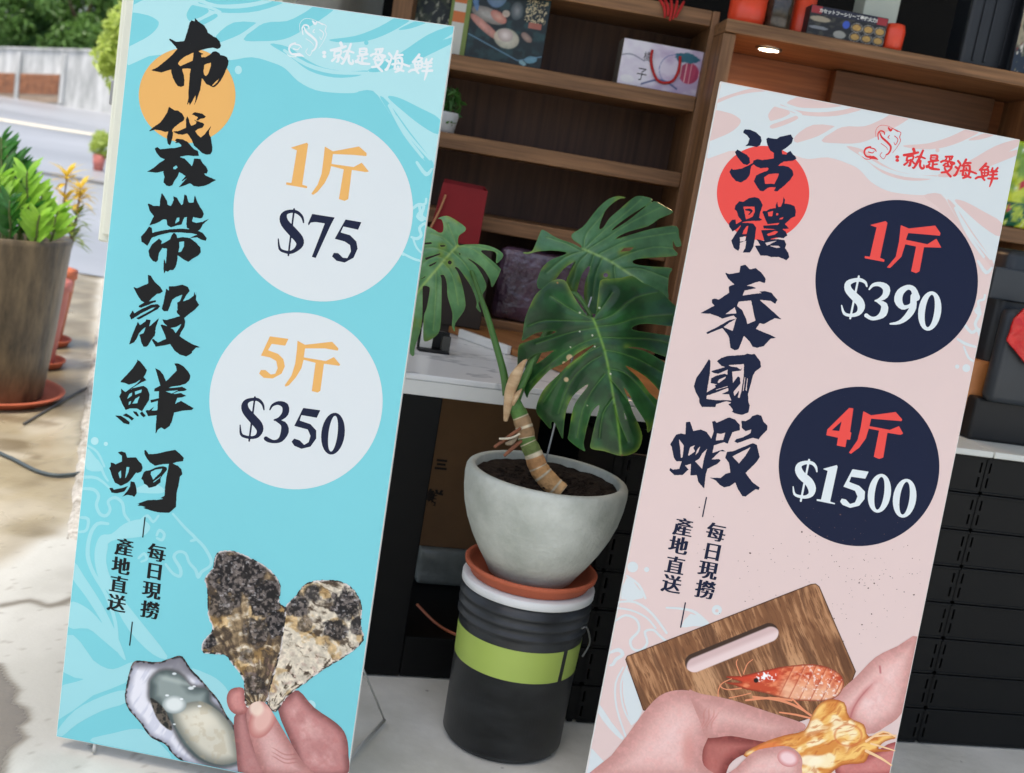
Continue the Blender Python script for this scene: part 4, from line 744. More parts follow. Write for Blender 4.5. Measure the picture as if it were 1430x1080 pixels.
INN = [[(30,148),(110,150),(160,172),(172,195),(140,230),(80,260),(10,274)], [(70,92),(160,60),(230,44),(305,54),(220,62),(140,80),(60,112)], [(300,150),(330,122),(392,150),(355,175),(310,190),(295,170)], [(305,207),(360,187),(412,165),(426,178),(370,205),(312,222)],
       [(378,105),(450,78),(570,98),(650,115),(560,130),(450,130),(405,120)], [(345,113),(420,140),(520,150),(620,140),(690,124),(725,133),(600,165),(480,166),(400,150)], [(415,255),(495,205),(606,218),(540,260),(425,285)], [(530,275),(620,216),(720,212),(800,180),(850,155),(925,168),(860,215),(780,255),(700,285),(600,287)],
       [(640,300),(720,318),(785,368),(860,408),(960,428),(1045,430),(1000,450),(900,450),(800,418),(720,355)], [(890,297),(1000,288),(1100,258),(1190,218),(1245,228),(1150,280),(1050,310),(950,312)], [(1180,272),(1270,238),(1310,246),(1235,270)], [(1045,428),(1180,368),(1300,300),(1400,270),(1425,285),(1330,340),(1220,397),(1110,435)], [(1180,400),(1290,350),(1400,315),(1405,335),(1300,380),(1200,420)],
       [(1120,540),(1165,545),(1250,590),(1330,640),(1320,700),(1250,660),(1180,600)], [(985,520),(1055,513),(1110,590),(1185,705),(1260,800),(1200,740),(1110,640),(1040,565)], [(1090,545),(1120,560),(1200,680),(1290,810),(1280,830),(1190,710)]]
both('wave_hollow_print', 3, INN, RB, LB)
for lk_, ln_ in enumerate([[(330,120,6),(400,140,6),(440,160,5)], [(300,197,6),(360,180,6),(420,158,5)], [(430,290,7),(520,262,8),(600,215,8),(640,190,5)], [(700,330,6),(790,392,8),(900,428,8),(1040,440,6)], [(1125,575,7),(1180,690,7),(1250,790,6)], [(1230,1010,6),(1215,1030,7),(1235,1045,6),(1225,990,6),(1250,980,5),(1255,960,5)], [(1225,810,6),(1260,860,8),(1285,840,5)], [(1150,620,5),(1200,700,6),(1280,800,5)]]): both('wave_crest_print', 4 + .08 * lk_, [], RW, LW, lines=[ln_])
both('bubble_print', 4, [ell(1045, 318, 9, 9)], RB, LB, step=.6)
# curls near the price discs of each board
for fr, m, o, s, lines, dots in ((RF, RW, (1250, 180), 2.348, [[(262,595,4),(275,610,5),(262,640,5),(275,660,5),(300,650,4)], [(225,640,5),(250,668,5),(270,660,5),(280,690,4)], [(205,690,4),(230,705,5),(262,715,4)], [(225,715,3),(240,750,4),(262,765,3)]], [(233, 785, 13), (203, 780, 7)]),
                               (LF, LW, (280, 160), 3.972, [[(1180,520,8),(1210,500,9),(1240,510,8),(1225,560,9),(1255,580,8),(1275,560,6)], [(1170,680,6),(1200,690,9),(1225,670,8),(1215,630,8),(1245,605,8),(1275,610,6)], [(1180,690,5),(1200,740,6),(1240,780,5)], [(1120,770,6),(1180,800,7),(1230,815,6)]], [(1125, 775, 10)])):
    pts = np.concatenate([np.array(p)[:, :2] for p in lines]); lo = pts.min(0) / s + o - 6; hi = pts.max(0) / s + o + 6
    f = Field(o, s, (lo[0], lo[1], hi[0], hi[1] + 8), .7)
    for p in lines: f.line(p)
    for x, y, r in dots: f.add(ell(x, y, r, r))
    f.clip([((x - o[0]) * s, (y - o[1]) * s) for x, y in (((79.5, 1027), (185, -20), (633, 38), (483, 1108)) if fr is LF else ((807.5, 1139), (1008, 116), (1423, 196), (1214.5, 1213)))])
    fr.print_field('curl_print', f, m, 4.9)
disc(LF, 'bubble_print', 333, 98, 5, 6, LW, 4)
# lower left waves, blue board
f = Field((80, 810), 3.972, (76, 600, 420, 1085), .9)
o4 = lambda pts: [((x / 3.972 - 80) * 3.972, (680 + y / 3.972 - 810) * 3.972) + tuple(r) for x, y, *r in pts]
o3 = lambda pts: [((x / 3.972 - 80) * 3.972, (430 + y / 3.972 - 810) * 3.972) + tuple(r) for x, y, *r in pts]
for p in ([(470,820,7),(540,850,8),(580,930,7),(600,960,5)], [(480,760,6),(540,800,7),(580,880,6)], [(455,940,9),(540,945,8),(620,1010,6)]): f.line(o3(p))
f.add(o3([(480,780),(530,830),(575,900),(480,895)]), 3); f.add(o3([(740,1020),(790,985),(850,970),(915,1010),(880,1030)]), 3)
for p in ([(455,10,8),(520,15,9),(548,50,9),(535,100,9),(555,150,9),(590,160,9),(612,125,8),(600,80,8),(640,60,9),(680,90,9),(690,150,8),(715,185,8)], [(960,150,6),(1030,230,8),(1085,285,9),(1060,300,7)], [(1085,285,8),(1130,330,9),(1170,400,9),(1165,440,8),(1120,470,9),(1100,500,10),(1085,460,9),(1050,420,8),(1030,370,8),(990,360,8),(965,390,9),(1000,450,10),(1000,495,9),(960,480,8),(920,430,7)], [(450,170,8),(490,180,9),(480,240,8),(440,250,7)], [(600,205,8),(540,205,10),(500,270,11),(487,380,12),(520,480,11),(590,600,10),(640,750,10),(655,900,6)], [(790,180,8),(820,160,8),(850,195,7),(880,160,6)], [(870,268,7),(885,240,8),(912,262,8),(900,295,8),(872,285,7)], [(770,395,7),(800,370,8),(815,400,7),(785,415,6)]): f.line(o4(p))
f.add(o4([(620,260),(690,205),(780,180),(835,220),(800,270),(720,285),(620,300),(575,360),(560,450),(610,570),(700,700),(570,545),(530,440),(528,340),(560,270)]), 3)
f.add(o4([(560,340),(600,320),(590,420),(640,560),(760,720),(930,940),(850,930),(720,800),(620,620),(565,470)]), 3)
f.add(o4([(415,420),(470,500),(560,640),(640,800),(700,960),(640,900),(560,740),(470,600),(400,500)]), 3)
f.add([(70,128),(140,140),(220,205),(290,305),(350,410),(250,330),(170,270),(62,262)], 3)
f.add([(55,305),(130,345),(200,445),(280,492),(340,487),(440,450),(380,570),(200,640),(0,780),(10,620),(40,580),(150,550),(35,512)], 2)
f.add([(0,838),(100,722),(250,645),(375,612),(382,680),(250,725),(110,800),(25,868)], 3)
f.add([(180,892),(310,850),(440,825),(520,860),(640,1000),(420,960)], 3)
f.add([(740,500),(830,520),(900,560),(950,620),(985,720),(990,800),(900,700)], 3)
f.clip([(0 + (78.8 - 80) * 3.97 + 3, (1027 - 810) * 3.97), ((140 - 80) * 3.97 + 2, (440 - 810) * 3.97), ((420 - 80) * 3.97, (440 - 810) * 3.97), ((420 - 80) * 3.97, (1095 - 810) * 3.97), ((300 - 80) * 3.97, (1071.5 - 810) * 3.97)])
LF.print_field('wave_print', f, mat('soft_wave', (150, 207, 212), .5, .22), 3)
for x, y, r in ((132.5, 616, 5.5), (148, 620, 3), (434, 985, 7)): disc(LF, 'bubble_print', x, y, r, r, LW, 4)
# lower left waves, pink board
f = Field((820, 780), 2.979, (812, 780, 1000, 1085), .9)
for p in ([(165,72,4),(215,110,5),(242,165,5)], [(125,182,4),(200,182,5),(270,230,5),(330,310,5)], [(330,205,4),(400,210,5),(450,225,6),(500,268,6)], [(110,205,4),(180,215,4),(245,245,4),(285,290,4)], [(120,258,4),(160,236,5),(205,255,5),(215,300,5),(180,340,6),(190,376,5),(225,382,6),(250,350,5),(240,305,5),(275,298,5),(300,320,5),(325,342,5)], [(95,392,5),(130,380,8),(148,400,7),(120,420,7),(108,440,6),(95,445,4)], [(150,452,3),(118,520,4),(122,620,4),(160,740,4)], [(170,440,3),(140,520,4),(150,620,4),(185,690,4)]): f.line(p)
f.add([(165,80),(210,120),(232,165),(140,168)], 2); f.add([(165,460),(200,540),(228,635),(190,690),(155,600),(148,520)], 2); f.add([(46,600),(100,680),(150,742),(140,752),(90,705),(44,640)], 2); f.add([(15,785),(75,850),(50,910),(-5,910)], 1); f.add([(390,285),(430,230),(480,255),(500,280),(440,282)], 2)
f.clip([((885 - 820) * 2.979 - 70, 0), (200 * 2.979, 0), (200 * 2.979, 305 * 2.979), ((818.5 - 820) * 2.979, 305 * 2.979), ((842 - 820) * 2.979, 178 * 2.979), ((862.5 - 820) * 2.979, (845 - 780) * 2.979), ((872 - 820) * 2.979, (798 - 780) * 2.979)])
RF.print_field('wave_print', f, RW, 3)
for x, y, r in ((883.5, 792, 7.5), (903, 795.5, 3.6), (1001, 852, 7)): disc(RF, 'bubble_print', x, y, r, r, RW, 4)
disc(RF, 'bubble_print', 1001, 853, 2.4, 2.4, RB, 5)
# speckled dirt on the pink board
rs = np.random.default_rng(5); vv = []; ff = []
for k in range(230):
    px = rs.normal(1195, 75); py = rs.normal(800, 45)
    if k < 60: px, py = rs.uniform(960, 1290), rs.uniform(700, 900)
    r = rs.uniform(.25, .8) if k % 9 else rs.uniform(.8, 1.5); P8 = [(px + r * math.cos(a) * rs.uniform(.6, 1.3), py + r * math.sin(a) * rs.uniform(.5, 1.1)) for a in np.linspace(0, 6.283, 6, endpoint=False)]
    if px > 1290: continue
    u, v = RF.loc(np.array([p[0] for p in P8]), np.array([p[1] for p in P8])); b = len(vv)
    vv += [(a, -.00075 - k * 1e-7, c) for a, c in zip(u, v)]; ff.append(tuple(range(b + 5, b - 1, -1)))
o = mesh_obj('dirt_speckle', vv, ff, mat('grime', (92, 70, 66), .8), pink); o['kind'] = 'stuff'
# ================================================================== PRINTED PHOTOGRAPHS ON THE BOARDS (flat colour print)
PH = vmat('photo_print', .5, .22)
def mixc(a, b, t):
    t = np.clip(t, 0, 1)[..., None]; return np.asarray(a, float) * (1 - t) + np.asarray(b, float) * t
def sst(x, a, b): t = np.clip((x - a) / (b - a), 0, 1); return t * t * (3 - 2 * t)
def photo(fr, name, o, s, outs, fn, layer, step=.75, rough=.0, smooth=2, holes=(), clip=None):
    pts = np.concatenate([np.array(p, float) for p in outs]); lo = pts.min(0) / s + o - 3; hi = pts.max(0) / s + o + 3
    f = Field(o, s, (lo[0], lo[1], hi[0], hi[1]), step); P = []
    for p in outs: q = catmull(p, 3, True) if smooth else p; P.append(q); f.add(q)
    for h in holes: f.sub(h)
    if rough: f.rough(rough, 3, 9)
    if clip is not None: f.clip(clip)
    def colour(X, Y):
        cx, cy = (X - o[0]) * s, (Y - o[1]) * s; d = np.full(X.shape, -1e9)
        for q in P: d = np.maximum(d, sdf(q, cx, cy))
        return fn(cx, cy, d)
    return fr.print_field(name, f, PH, layer, colour=colour)
LCLIP = lambda o, s: [((x - o[0]) * s, (y - o[1]) * s) for x, y in ((79.5, 1027), (185, -20), (633, 38), (483, 1108))]
RCLIP = lambda o, s: [((x - o[0]) * s, (y - o[1]) * s) for x, y in ((807.5, 1139), (1008, 116), (1423, 196), (1214.5, 1213))]
# -- half oyster
def oy(x, y, d):
    n = fbm(x / 90, y / 90, 2, 3); n2 = fbm(x / 16, y / 16, 5, 3); st = fbm((x + .6 * y) / 18, (y - .6 * x) / 120, 7, 3)
    c = mixc((150, 152, 164), (222, 222, 228), sst(d + 30 * (n - .5), 8, 48)); c = mixc(c, (176, 180, 196), sst(st, .5, .7) * .45); c = mixc(c, (104, 102, 108), sst(505 - y + .15 * (x - 500) + 60 * (n - .5), -10, 50) * .75)
    body = sdf(catmull([(512,600),(520,550),(570,505),(640,502),(700,535),(745,585),(840,605),(850,670),(900,720),(960,790),(1005,900),(1010,1010),(900,1035),(780,995),(690,900),(630,790),(560,700),(515,660)], 4, True), x, y)
    c = mixc(c, (64, 64, 64), np.exp(-(body / 14) ** 2) * .7)
    b = mixc((74, 86, 86), (138, 150, 146), sst(body + 50 * (n - .5), 0, 60)); b = mixc(b, (176, 186, 180), sst(1 - np.abs(y - 545 - .25 * (x - 600)) / 26, 0, 1) * sst(x, 540, 600) * (x < 760) * .6); c = mixc(c, b, sst(body, -2, 8))
    bel = sdf(catmull([(640,725),(700,685),(800,670),(900,725),(970,810),(1000,900),(1005,1000),(900,1028),(790,985),(710,900),(650,800)], 4, True), x, y)
    bc = mixc((120, 122, 112), (206, 202, 184), sst(bel, -4, 70)); bc = mixc(bc, (226, 220, 200), sst(1 - np.hypot((x - 800) / 120, (y - 780) / 90), 0, .8) * .7); bc = mixc(bc, (176, 160, 128), sst(fbm(x / 40, y / 40, 31, 3), .55, .7) * .3)
    c = mixc(c, bc, sst(bel, -3, 10))
    mus = 1 - np.hypot((x - 650) / 74, (y - 690) / 56); c = mixc(c, mixc((140, 152, 150), (222, 228, 224), sst(mus, 0, .55)), sst(mus, 0, .16) * .95)
    gl = sdf(catmull([(513,655),(560,675),(610,735),(642,830),(605,825),(550,765)], 3, True), x, y); c = mixc(c, mixc((36, 36, 34), (96, 88, 78), sst(n2, .4, .7)), sst(gl, -2, 8))
    for hx_, hy_, hr_ in ((650, 520, 9), (742, 600, 12), (760, 590, 7), (610, 640, 8), (690, 660, 7), (650, 800, 6), (790, 700, 8)): c = mixc(c, (244, 248, 248), sst(1 - np.hypot((x - hx_) / 1.8, y - hy_) / hr_, 0, .5) * .8)
    return mixc(c, mixc((36, 33, 34), (112, 98, 90), sst(n2, .4, .65)), 1 - sst(d + 12 * (n2 - .5), 3, 14))
photo(LF, 'printed_oyster', (80, 810), 3.972, [[(410,480),(440,448),(500,452),(560,456),(610,440),(655,425),(695,425),(740,490),(800,552),(850,612),(900,672),(940,752),(985,810),(1005,900),(1022,1060),(900,1060),(740,1030),(640,965),(600,912),(520,872),(460,792),(400,722),(376,660),(385,580)]], oy, 7, .75, .5, clip=LCLIP((80, 810), 3.972))
# -- fingers behind the shells
def skin(edge, mid, hi, w, lx=-.4, seed=0):
    def fn(x, y, d):
        n = fbm(x / 60, y / 60, seed); c = mixc(edge, mid, sst(d, 0, w)); c = mixc(c, hi, sst(d, w * .7, w * 1.9) * sst(n, .3, .75))
        c = mixc(c, np.asarray(mid) * [1.0, .9, .9], sst(fbm(x / 24, y / 24, seed + 5, 3), .5, .72) * .3); return c * (.96 + .08 * fbm(x / 7, y / 7, seed + 3, 3)[..., None])
    return fn
SO = (250, 740); SS = 3.176
photo(LF, 'printed_finger', SO, SS, [[(440,800),(480,740),(530,712),(600,788),(700,858),(742,915),(752,1000),(740,1090),(560,1090),(500,950)]], skin((126, 78, 76), (184, 128, 124), (210, 162, 156), 40, seed=1), 7, clip=LCLIP(SO, SS))
photo(LF, 'printed_finger', SO, SS, [[(245,830),(300,808),(340,950),(400,1090),(276,1090),(255,980)]], skin((134, 86, 84), (180, 126, 122), (196, 146, 140), 36, seed=2), 8, clip=LCLIP(SO, SS))
photo(LF, 'printed_finger', SO, SS, [[(212,745),(232,706),(285,702),(300,760),(306,806),(260,820),(224,795)]], skin((150, 92, 88), (198, 136, 130), (212, 154, 146), 30, seed=3), 9)
def shellc(seed, tip, pale, spots):
    def fn(x, y, d):
        dx, dy = x - tip[0], tip[1] - y; r = np.hypot(dx, dy); th = np.arctan2(dx, dy)
        wx_ = x + 40 * (fbm(x / 60, y / 60, seed + 1, 3) - .5); wy_ = y + 40 * (fbm(x / 60, y / 60, seed + 2, 3) - .5)
        big = fbm(wx_ / 70, wy_ / 70, seed + 3, 5); med = fbm(wx_ / 22, wy_ / 22, seed + 4, 4); fine = fbm(x / 11, y / 11, seed + 5, 4); rad = fbm(th * 16 + big * 2, r / 110, seed + 6, 4); gro = fbm(th * 5, r / 20 + med * 1.5, seed + 7, 4)
        c = mixc((70, 58, 46), (150, 128, 96), sst(rad * .6 + gro * .4, .38, .62)); c = mixc(c, (206, 196, 176), sst(gro * .5 + rad * .3 + big * .2 + pale, .5, .64)); c = mixc(c, (186, 146, 84), sst(big, .56, .66) * .55); c = mixc(c, (146, 112, 106), sst(med, .56, .7) * .4 * sst(y, 480, 640))
        dk = 0 * x
        for sx, sy, sr, sa in spots: dk = np.maximum(dk, sa * sst(1 - np.hypot(x - sx, y - sy) / sr + .9 * (med - .5) + .5 * (big - .5), 0, .35))
        c = mixc(c, mixc((20, 19, 22), (104, 96, 92), sst(med * .5 + fine * .5, .44, .66)), dk); c = mixc(c, (206, 204, 204), sst(fbm(x / 13, y / 10, seed + 15, 3), .66, .78) * .5 * dk)
        c = c * (.8 + .4 * fbm(x / 13, y / 13, seed + 9, 3))[..., None]
        return mixc(c, mixc((40, 36, 36), (208, 202, 198), sst(med, .42, .56)), 1 - sst(d + 8 * (fine - .5), 1, 10))
    return fn
photo(LF, 'printed_shell', SO, SS, [[(480,330),(520,290),(560,240),(640,222),(720,230),(780,270),(812,340),(806,420),(818,490),(740,560),(640,620),(560,680),(480,740),(430,806),(392,770),(405,650),(432,560),(455,440),(462,370)]], shellc(21, (405, 800), .17, [(520, 330, 64, .9), (740, 330, 84, .95), (690, 440, 62, .9), (800, 420, 46, .9), (590, 280, 44, .8), (560, 420, 36, .6)]), 10, .7, 1.0)
photo(LF, 'printed_shell', SO, SS, [[(185,95),(250,95),(330,130),(390,165),(440,220),(452,270),(445,320),(474,350),(468,430),(452,540),(405,700),(388,765),(310,792),(290,740),(285,660),(240,600),(200,555),(108,545),(108,495),(150,440),(130,380),(125,260),(115,215),(150,170),(160,120)]], shellc(4, (350, 800), -.03, [(260, 200, 150, .95), (380, 300, 100, .95), (190, 320, 70, .8), (320, 130, 60, .6), (350, 450, 70, .8), (130, 490, 45, 1), (340, 690, 60, .7), (440, 420, 70, 1), (300, 560, 40, .5)]), 11, .7, 1.0)
def thumb(x, y, d):
    c = skin((170, 118, 112), (212, 166, 160), (224, 186, 178), 60, seed=5)(x, y, d)
    nail = 1 - np.hypot((x - 372) * .82 + (y - 840) * .38, ((y - 840) * .82 - (x - 372) * .38) * .62) / 52
    c = mixc(c, mixc((178, 110, 104), (222, 176, 164), nail * 2), sst(nail, 0, .1)); c = mixc(c, (236, 216, 196), sst(1 - np.hypot(x - 345, (y - 790) * .9) / 42, .0, .5) * .85)
    for yy in (985, 1005, 1022): c = mixc(c, (160, 92, 88), sst(1 - np.abs((y - yy) - .25 * (x - 460) + 8 * np.sin(x / 20)) / 5, 0, 1) * sst(1 - np.abs(x - 470) / 70, 0, .5) * .5)
    return c
photo(LF, 'printed_thumb', SO, SS, [[(300,835),(312,782),(350,760),(392,775),(440,850),(500,950),(550,1030),(596,1090),(392,1090),(330,960)]], thumb, 12, clip=LCLIP(SO, SS))
# -- pink board: chopping board, prawn, hands
BO = (820, 780); BS = 2.979
def capsule(x, y, a, b, r):
    ex, ey = b[0] - a[0], b[1] - a[1]; t = np.clip(((x - a[0]) * ex + (y - a[1]) * ey) / (ex * ex + ey * ey), 0, 1); return r - np.hypot(x - a[0] - t * ex, y - a[1] - t * ey)
def plank(x, y, d):
    p = x * .93 - y * .37; q = x * .37 + y * .93; wv = fbm(p / 90, q / 140, 3, 3) * 20
    g = fbm((p + wv) / 9, q / 90, 2, 5); g2 = fbm((p + wv) / 3.5, q / 34, 8, 3); zone = fbm(p / 130, q / 160, 6, 3)
    c = mixc((126, 84, 54), (184, 136, 96), sst(g * .6 + zone * .4, .34, .64)); c = mixc(c, (92, 58, 36), sst(g2, .56, .72) * .6); c = mixc(c, (206, 164, 124), sst(zone, .52, .7) * .4); c = mixc(c, (88, 56, 36), sst(fbm((p + wv) / 40, q / 260, 21, 3), .6, .72) * .6)
    c = mixc(c, (70, 46, 32), 1 - sst(d, 1, 6))
    h = capsule(x, y, (446, 434), (756, 308), 41); hc = mixc((206, 178, 174), (226, 204, 200), sst(y - (440 - .41 * (x - 446)), -10, 16)); hc = mixc((62, 44, 34), hc, sst(capsule(x, y, (452, 450), (764, 322), 39), -3, 4))
    return mixc(c, hc, sst(h, 0, 3))
photo(RF, 'printed_chopping_board', BO, BS, [[(158,420),(165,405),(930,106),(950,104),(966,116),(1040,290),(1118,470),(1060,620),(880,680),(700,720),(420,680),(232,632)]], plank, 7, .8, 0, smooth=0)
def handc(seed, w=60): return skin((190, 138, 130), (226, 184, 176), (236, 204, 198), w, seed=seed)
def rhand(x, y, d):
    c = handc(3, 70)(x, y, d); k = np.abs((x - 1165) * .85 + (y - 560) * .5 - 18 * np.sin(y / 55)); c = mixc(c, (186, 112, 108), sst(1 - k / 26, 0, 1) * sst(y, 480, 560) * .55); c = mixc(c, (170, 92, 90), sst(1 - k / 6, 0, 1) * sst(y, 500, 560) * .6)
    return mixc(c, (176, 90, 92), sst(1 - np.abs((x - 1218) - .1 * (y - 460)) / 7, 0, 1) * sst(1 - np.abs(y - 462) / 22, 0, .5) * .8)
photo(RF, 'printed_hand', BO, BS, [[(1020,600),(1060,545),(1120,490),(1200,410),(1290,365),(1375,325),(1350,500),(1310,640),(1240,700),(1170,730),(1090,680)]], rhand, 8, clip=RCLIP(BO, BS))
photo(RF, 'printed_finger', BO, BS, [[(1040,840),(1150,830),(1290,760),(1300,880),(1200,910),(1050,910)]], skin((150, 72, 70), (196, 122, 116), (214, 146, 138), 30, seed=8), 8, clip=RCLIP(BO, BS))
def prawn(x, y, d):
    n = fbm(x / 30, y / 16, 4); m2 = fbm(x / 8, y / 8, 9); ph = (x + .5 * (y - 500) - 790) / 46.0; k = ph - np.floor(ph); tail = sst(x, 780, 830)
    c = mixc((188, 74, 44), (226, 134, 92), sst(n, .35, .68)); c = mixc(c, (240, 196, 160), tail * sst(y - 470 - .12 * (x - 800), 0, 70) * .75); c = mixc(c, (170, 60, 36), tail * sst(k, .8, 1) * .7); c = mixc(c, (240, 190, 150), tail * (1 - sst(k, 0, .3)) * .4)
    c = mixc(c, (206, 62, 38), (1 - tail) * sst(515 - y, -10, 24) * .7); c = mixc(c, (246, 238, 232), sst(m2, .6, .72) * sst(x, 820, 960) * .75); c = mixc(c, (246, 242, 240), sst(m2 + .4 * (1 - np.hypot((x - 742) / 44, (y - 490) / 26)), .62, .8) * (np.hypot(x - 742, (y - 490) * 1.5) < 52))
    c = mixc(c, (24, 18, 18), sst(1 - np.hypot(x - 702, y - 507) / 12, .0, .4)); return mixc(c, (124, 48, 30), (1 - sst(d, 0, 10)) * .8)
photo(RF, 'printed_prawn', BO, BS, [[(572,492),(640,488),(720,470),(800,452),(880,442),(940,440),(1000,452),(1050,480),(1068,520),(1045,570),(990,592),(900,592),(830,585),(740,560),(660,545),(620,530),(570,515),(640,515)]], prawn, 9, .7, .4)
f = Field(BO, BS, (990, 915, 1150, 1010), .5)
for st in ([(600,500,2),(560,520,2),(545,550,2),(545,580,2)], [(640,490,2),(620,440,2),(625,420,1.5)], [(650,480,2),(665,440,2),(688,420,1.5)], [(640,540,3),(580,545,2),(550,530,2)], [(660,590,4),(760,580,5),(850,590,4)], [(690,575,4),(800,590,5),(880,620,5),(940,660,4)], [(850,580,3),(900,630,4),(930,650,3)], [(800,640,3),(870,650,4),(930,665,4)], [(590,580,2),(640,570,2),(680,560,2)], [(480,560,1.5),(460,500,1.5),(440,470,1.5)]): f.line(st)
RF.print_field('printed_feeler', f, mat('feeler_print', (222, 140, 100), .45, .35), 11)
def lhand(x, y, d):
    c = handc(6, 110)(x, y, d); kn = sst(1 - np.hypot((x - 500) / 70, (y - 665) / 60), 0, .6)
    for q in range(4): c = mixc(c, (190, 118, 110), kn * sst(1 - np.abs((x - 485 - 16 * q) + .35 * (y - 660) + 6 * np.sin(y / 14 + q)) / 5, 0, 1) * .55)
    return mixc(c, (204, 136, 126), sst(1 - np.hypot((x - 420) / 40, (y - 800) / 120), 0, .8) * .5)
photo(RF, 'printed_finger', BO, BS, [[(470,760),(560,735),(680,750),(770,760),(720,800),(640,820),(590,860),(560,930),(470,930)]], skin((118, 54, 50), (172, 100, 92), (196, 128, 118), 46, seed=14), 11, clip=RCLIP(BO, BS))
photo(RF, 'printed_hand', BO, BS, [[(20,930),(100,820),(170,730),(235,640),(300,572),(370,548),(440,555),(500,600),(520,680),(500,750),(480,800),(485,860),(540,900),(600,930)]], lhand, 12, clip=RCLIP(BO, BS))
photo(RF, 'printed_finger', BO, BS, [[(420,552),(470,562),(600,588),(760,640),(850,668),(905,690),(900,715),(860,725),(780,762),(700,756),(600,738),(530,745),(490,740),(470,680)]], lhand, 12.5, clip=RCLIP(BO, BS))
def meat(x, y, d):
    p = x * .9 - y * .42; q = x * .42 + y * .9; wv = fbm(p / 70, q / 70, 2, 3) * 60; n = fbm(p / 110, (q + wv) / 26, 12, 4); m2 = fbm(p / 40, (q + wv) / 9, 15, 3); big = fbm(x / 90, y / 70, 18, 3)
    c = mixc((214, 140, 66), (242, 196, 112), sst(n, .35, .62)); c = mixc(c, (250, 236, 196), sst(big + .35 * (n - .5), .54, .7) * .85); c = mixc(c, (188, 98, 44), sst(m2, .58, .74) * .55); c = mixc(c, (226, 120, 70), sst(1 - np.hypot((x - 760) / 90, (y - 790) / 40), 0, .6) * .6)
    c = mixc(c, (206, 110, 60), sst(1 - np.abs(np.hypot((x - 1085) / 70, (y - 735) / 55) - .8) / .12, 0, 1) * .6); c = mixc(c, (252, 240, 206), sst(1 - np.hypot((x - 930) / 70, (y - 840) / 30), 0, .5) * .9)
    return mixc(c, (164, 84, 40), (1 - sst(d, 0, 14)) * .75)
photo(RF, 'printed_prawn_meat', BO, BS, [[(650,820),(720,770),(820,735),(900,715),(930,660),(960,610),(1010,585),(1070,600),(1090,660),(1150,690),(1170,740),(1230,720),(1285,745),(1240,760),(1210,790),(1270,800),(1180,810),(1150,850),(1060,860),(980,910),(860,910),(760,860)]], meat, 13, .75, .4, clip=RCLIP(BO, BS))
f = Field(BO, BS, (1190, 1000, 1260, 1085), .5)
for st in ([(1160,760,5),(1230,720,4),(1285,745,2)], [(1160,800,6),(1220,830,5),(1265,860,3)], [(1180,770,4),(1250,790,3),(1280,800,2)], [(1190,740,4),(1240,735,3),(1285,735,2)]): f.line(st)
RF.print_field('printed_feeler', f, mat('feeler_pale', (240, 200, 150), .45, .35), 14)
photo(RF, 'printed_thumb', BO, BS, [[(560,930),(620,870),(690,805),(760,786),(840,782),(888,820),(892,870),(860,930)]], thumb2 if False else handc(9, 60), 15, clip=RCLIP(BO, BS))
def nailc(x, y, d): return mixc((206, 140, 136), (240, 206, 204), sst(d, 0, 22))
photo(RF, 'printed_nail', BO, BS, [ell(835, 830, 46, 36, 20, 20)], nailc, 16)
# ================================================================== BUCKET, SAUCER, BOWL, MONSTERA
BX, BY = .112, 2.418
def zat(px, py): return at(px, py, BY).z
zl = zat(735, 806); zsau = zat(741, 792); zrim = zat(762, 662)
zsb = zl + .003          # saucer base stands on the lid
bk_ = thing('bucket', 'black ridged plastic bucket with a lime green band and white lid', 'bucket', (BX, BY, 0))
bkm = mat('bucket_plastic', (22, 24, 26), .4, .45, vscale=7, rgb2=(58, 61, 63), bump=.12, bscale=40, rvar=.18, detail=12, stretch=(1, 1, 2.5))
hb = zl - .022
prof = [(.0001, .004), (.120, .004), (.131, .0), (.1335, .006)]
R = lambda z: .1335 + (.1475 - .1335) * z / hb
for z in np.linspace(.02, hb - .082, 6): prof.append((R(z), z))
for zz in (hb - .074, hb - .050, hb - .026): prof += [(R(zz), zz), (R(zz) + .0055, zz + .003), (R(zz) + .006, zz + .009), (R(zz) + .001, zz + .013)]
prof += [(R(hb), hb), (R(hb) - .004, hb), (R(hb) - .008, .012), (.0001, .012)]
lathe('body', prof, bkm, bk_, 96)
lathe('lid', [(.0001, hb + .002), (.150, hb + .002), (.1525, hb + .004), (.1525, zl - .003), (.150, zl), (.0001, zl)], mat('lid_white', (220, 222, 220), .45, .5, var=.03), bk_, 96)
def band(name, a0, a1, z0f, z1f, m, dr=.0007):
    V = []; Fc = []; n = 40
    for i in range(n + 1):
        a = a0 + (a1 - a0) * i / n
        for z in (z0f, z1f): r = R(z) + dr; V.append((r * math.cos(a), r * math.sin(a), z))
    for i in range(n): Fc.append((2 * i, 2 * i + 2, 2 * i + 3, 2 * i + 1))
    return mesh_obj(name, V, Fc, m, bk_, True)
lime = mat('lime_label', (170, 192, 92), .4, .4, var=.03)
zb0 = at(760, 959, BY - .137).z; zb1 = at(760, 914, BY - .137).z
band('label_band', math.radians(-90 - 88), math.radians(-90 + 44), zb0, zb1, lime); band('label_band', math.radians(-90 + 49), math.radians(-90 + 100), zb0, zb1, lime)
f0 = math.radians(-90 + 74); gx = [(R(zb0 + .03) + .0014) * math.cos(f0), (R(zb0 + .03) + .0014) * math.sin(f0)]
hx = lambda a, z, r: ((R(z) + r) * math.cos(a), (R(z) + r) * math.sin(a), z, .0022)
a_ = math.radians(-90 + 62)
tube('bail_handle', [hx(a_, zb1 + .045, .004), hx(a_ + .05, zb1 + .05, .012), hx(a_ + .22, zb1 + .012, .02), hx(a_ + .27, zb1 - .012, .018), hx(a_ + .2, zb1 - .03, .012)], mat('bail_wire', (120, 122, 122), .4, metal=.7), bk_, 8, 4)
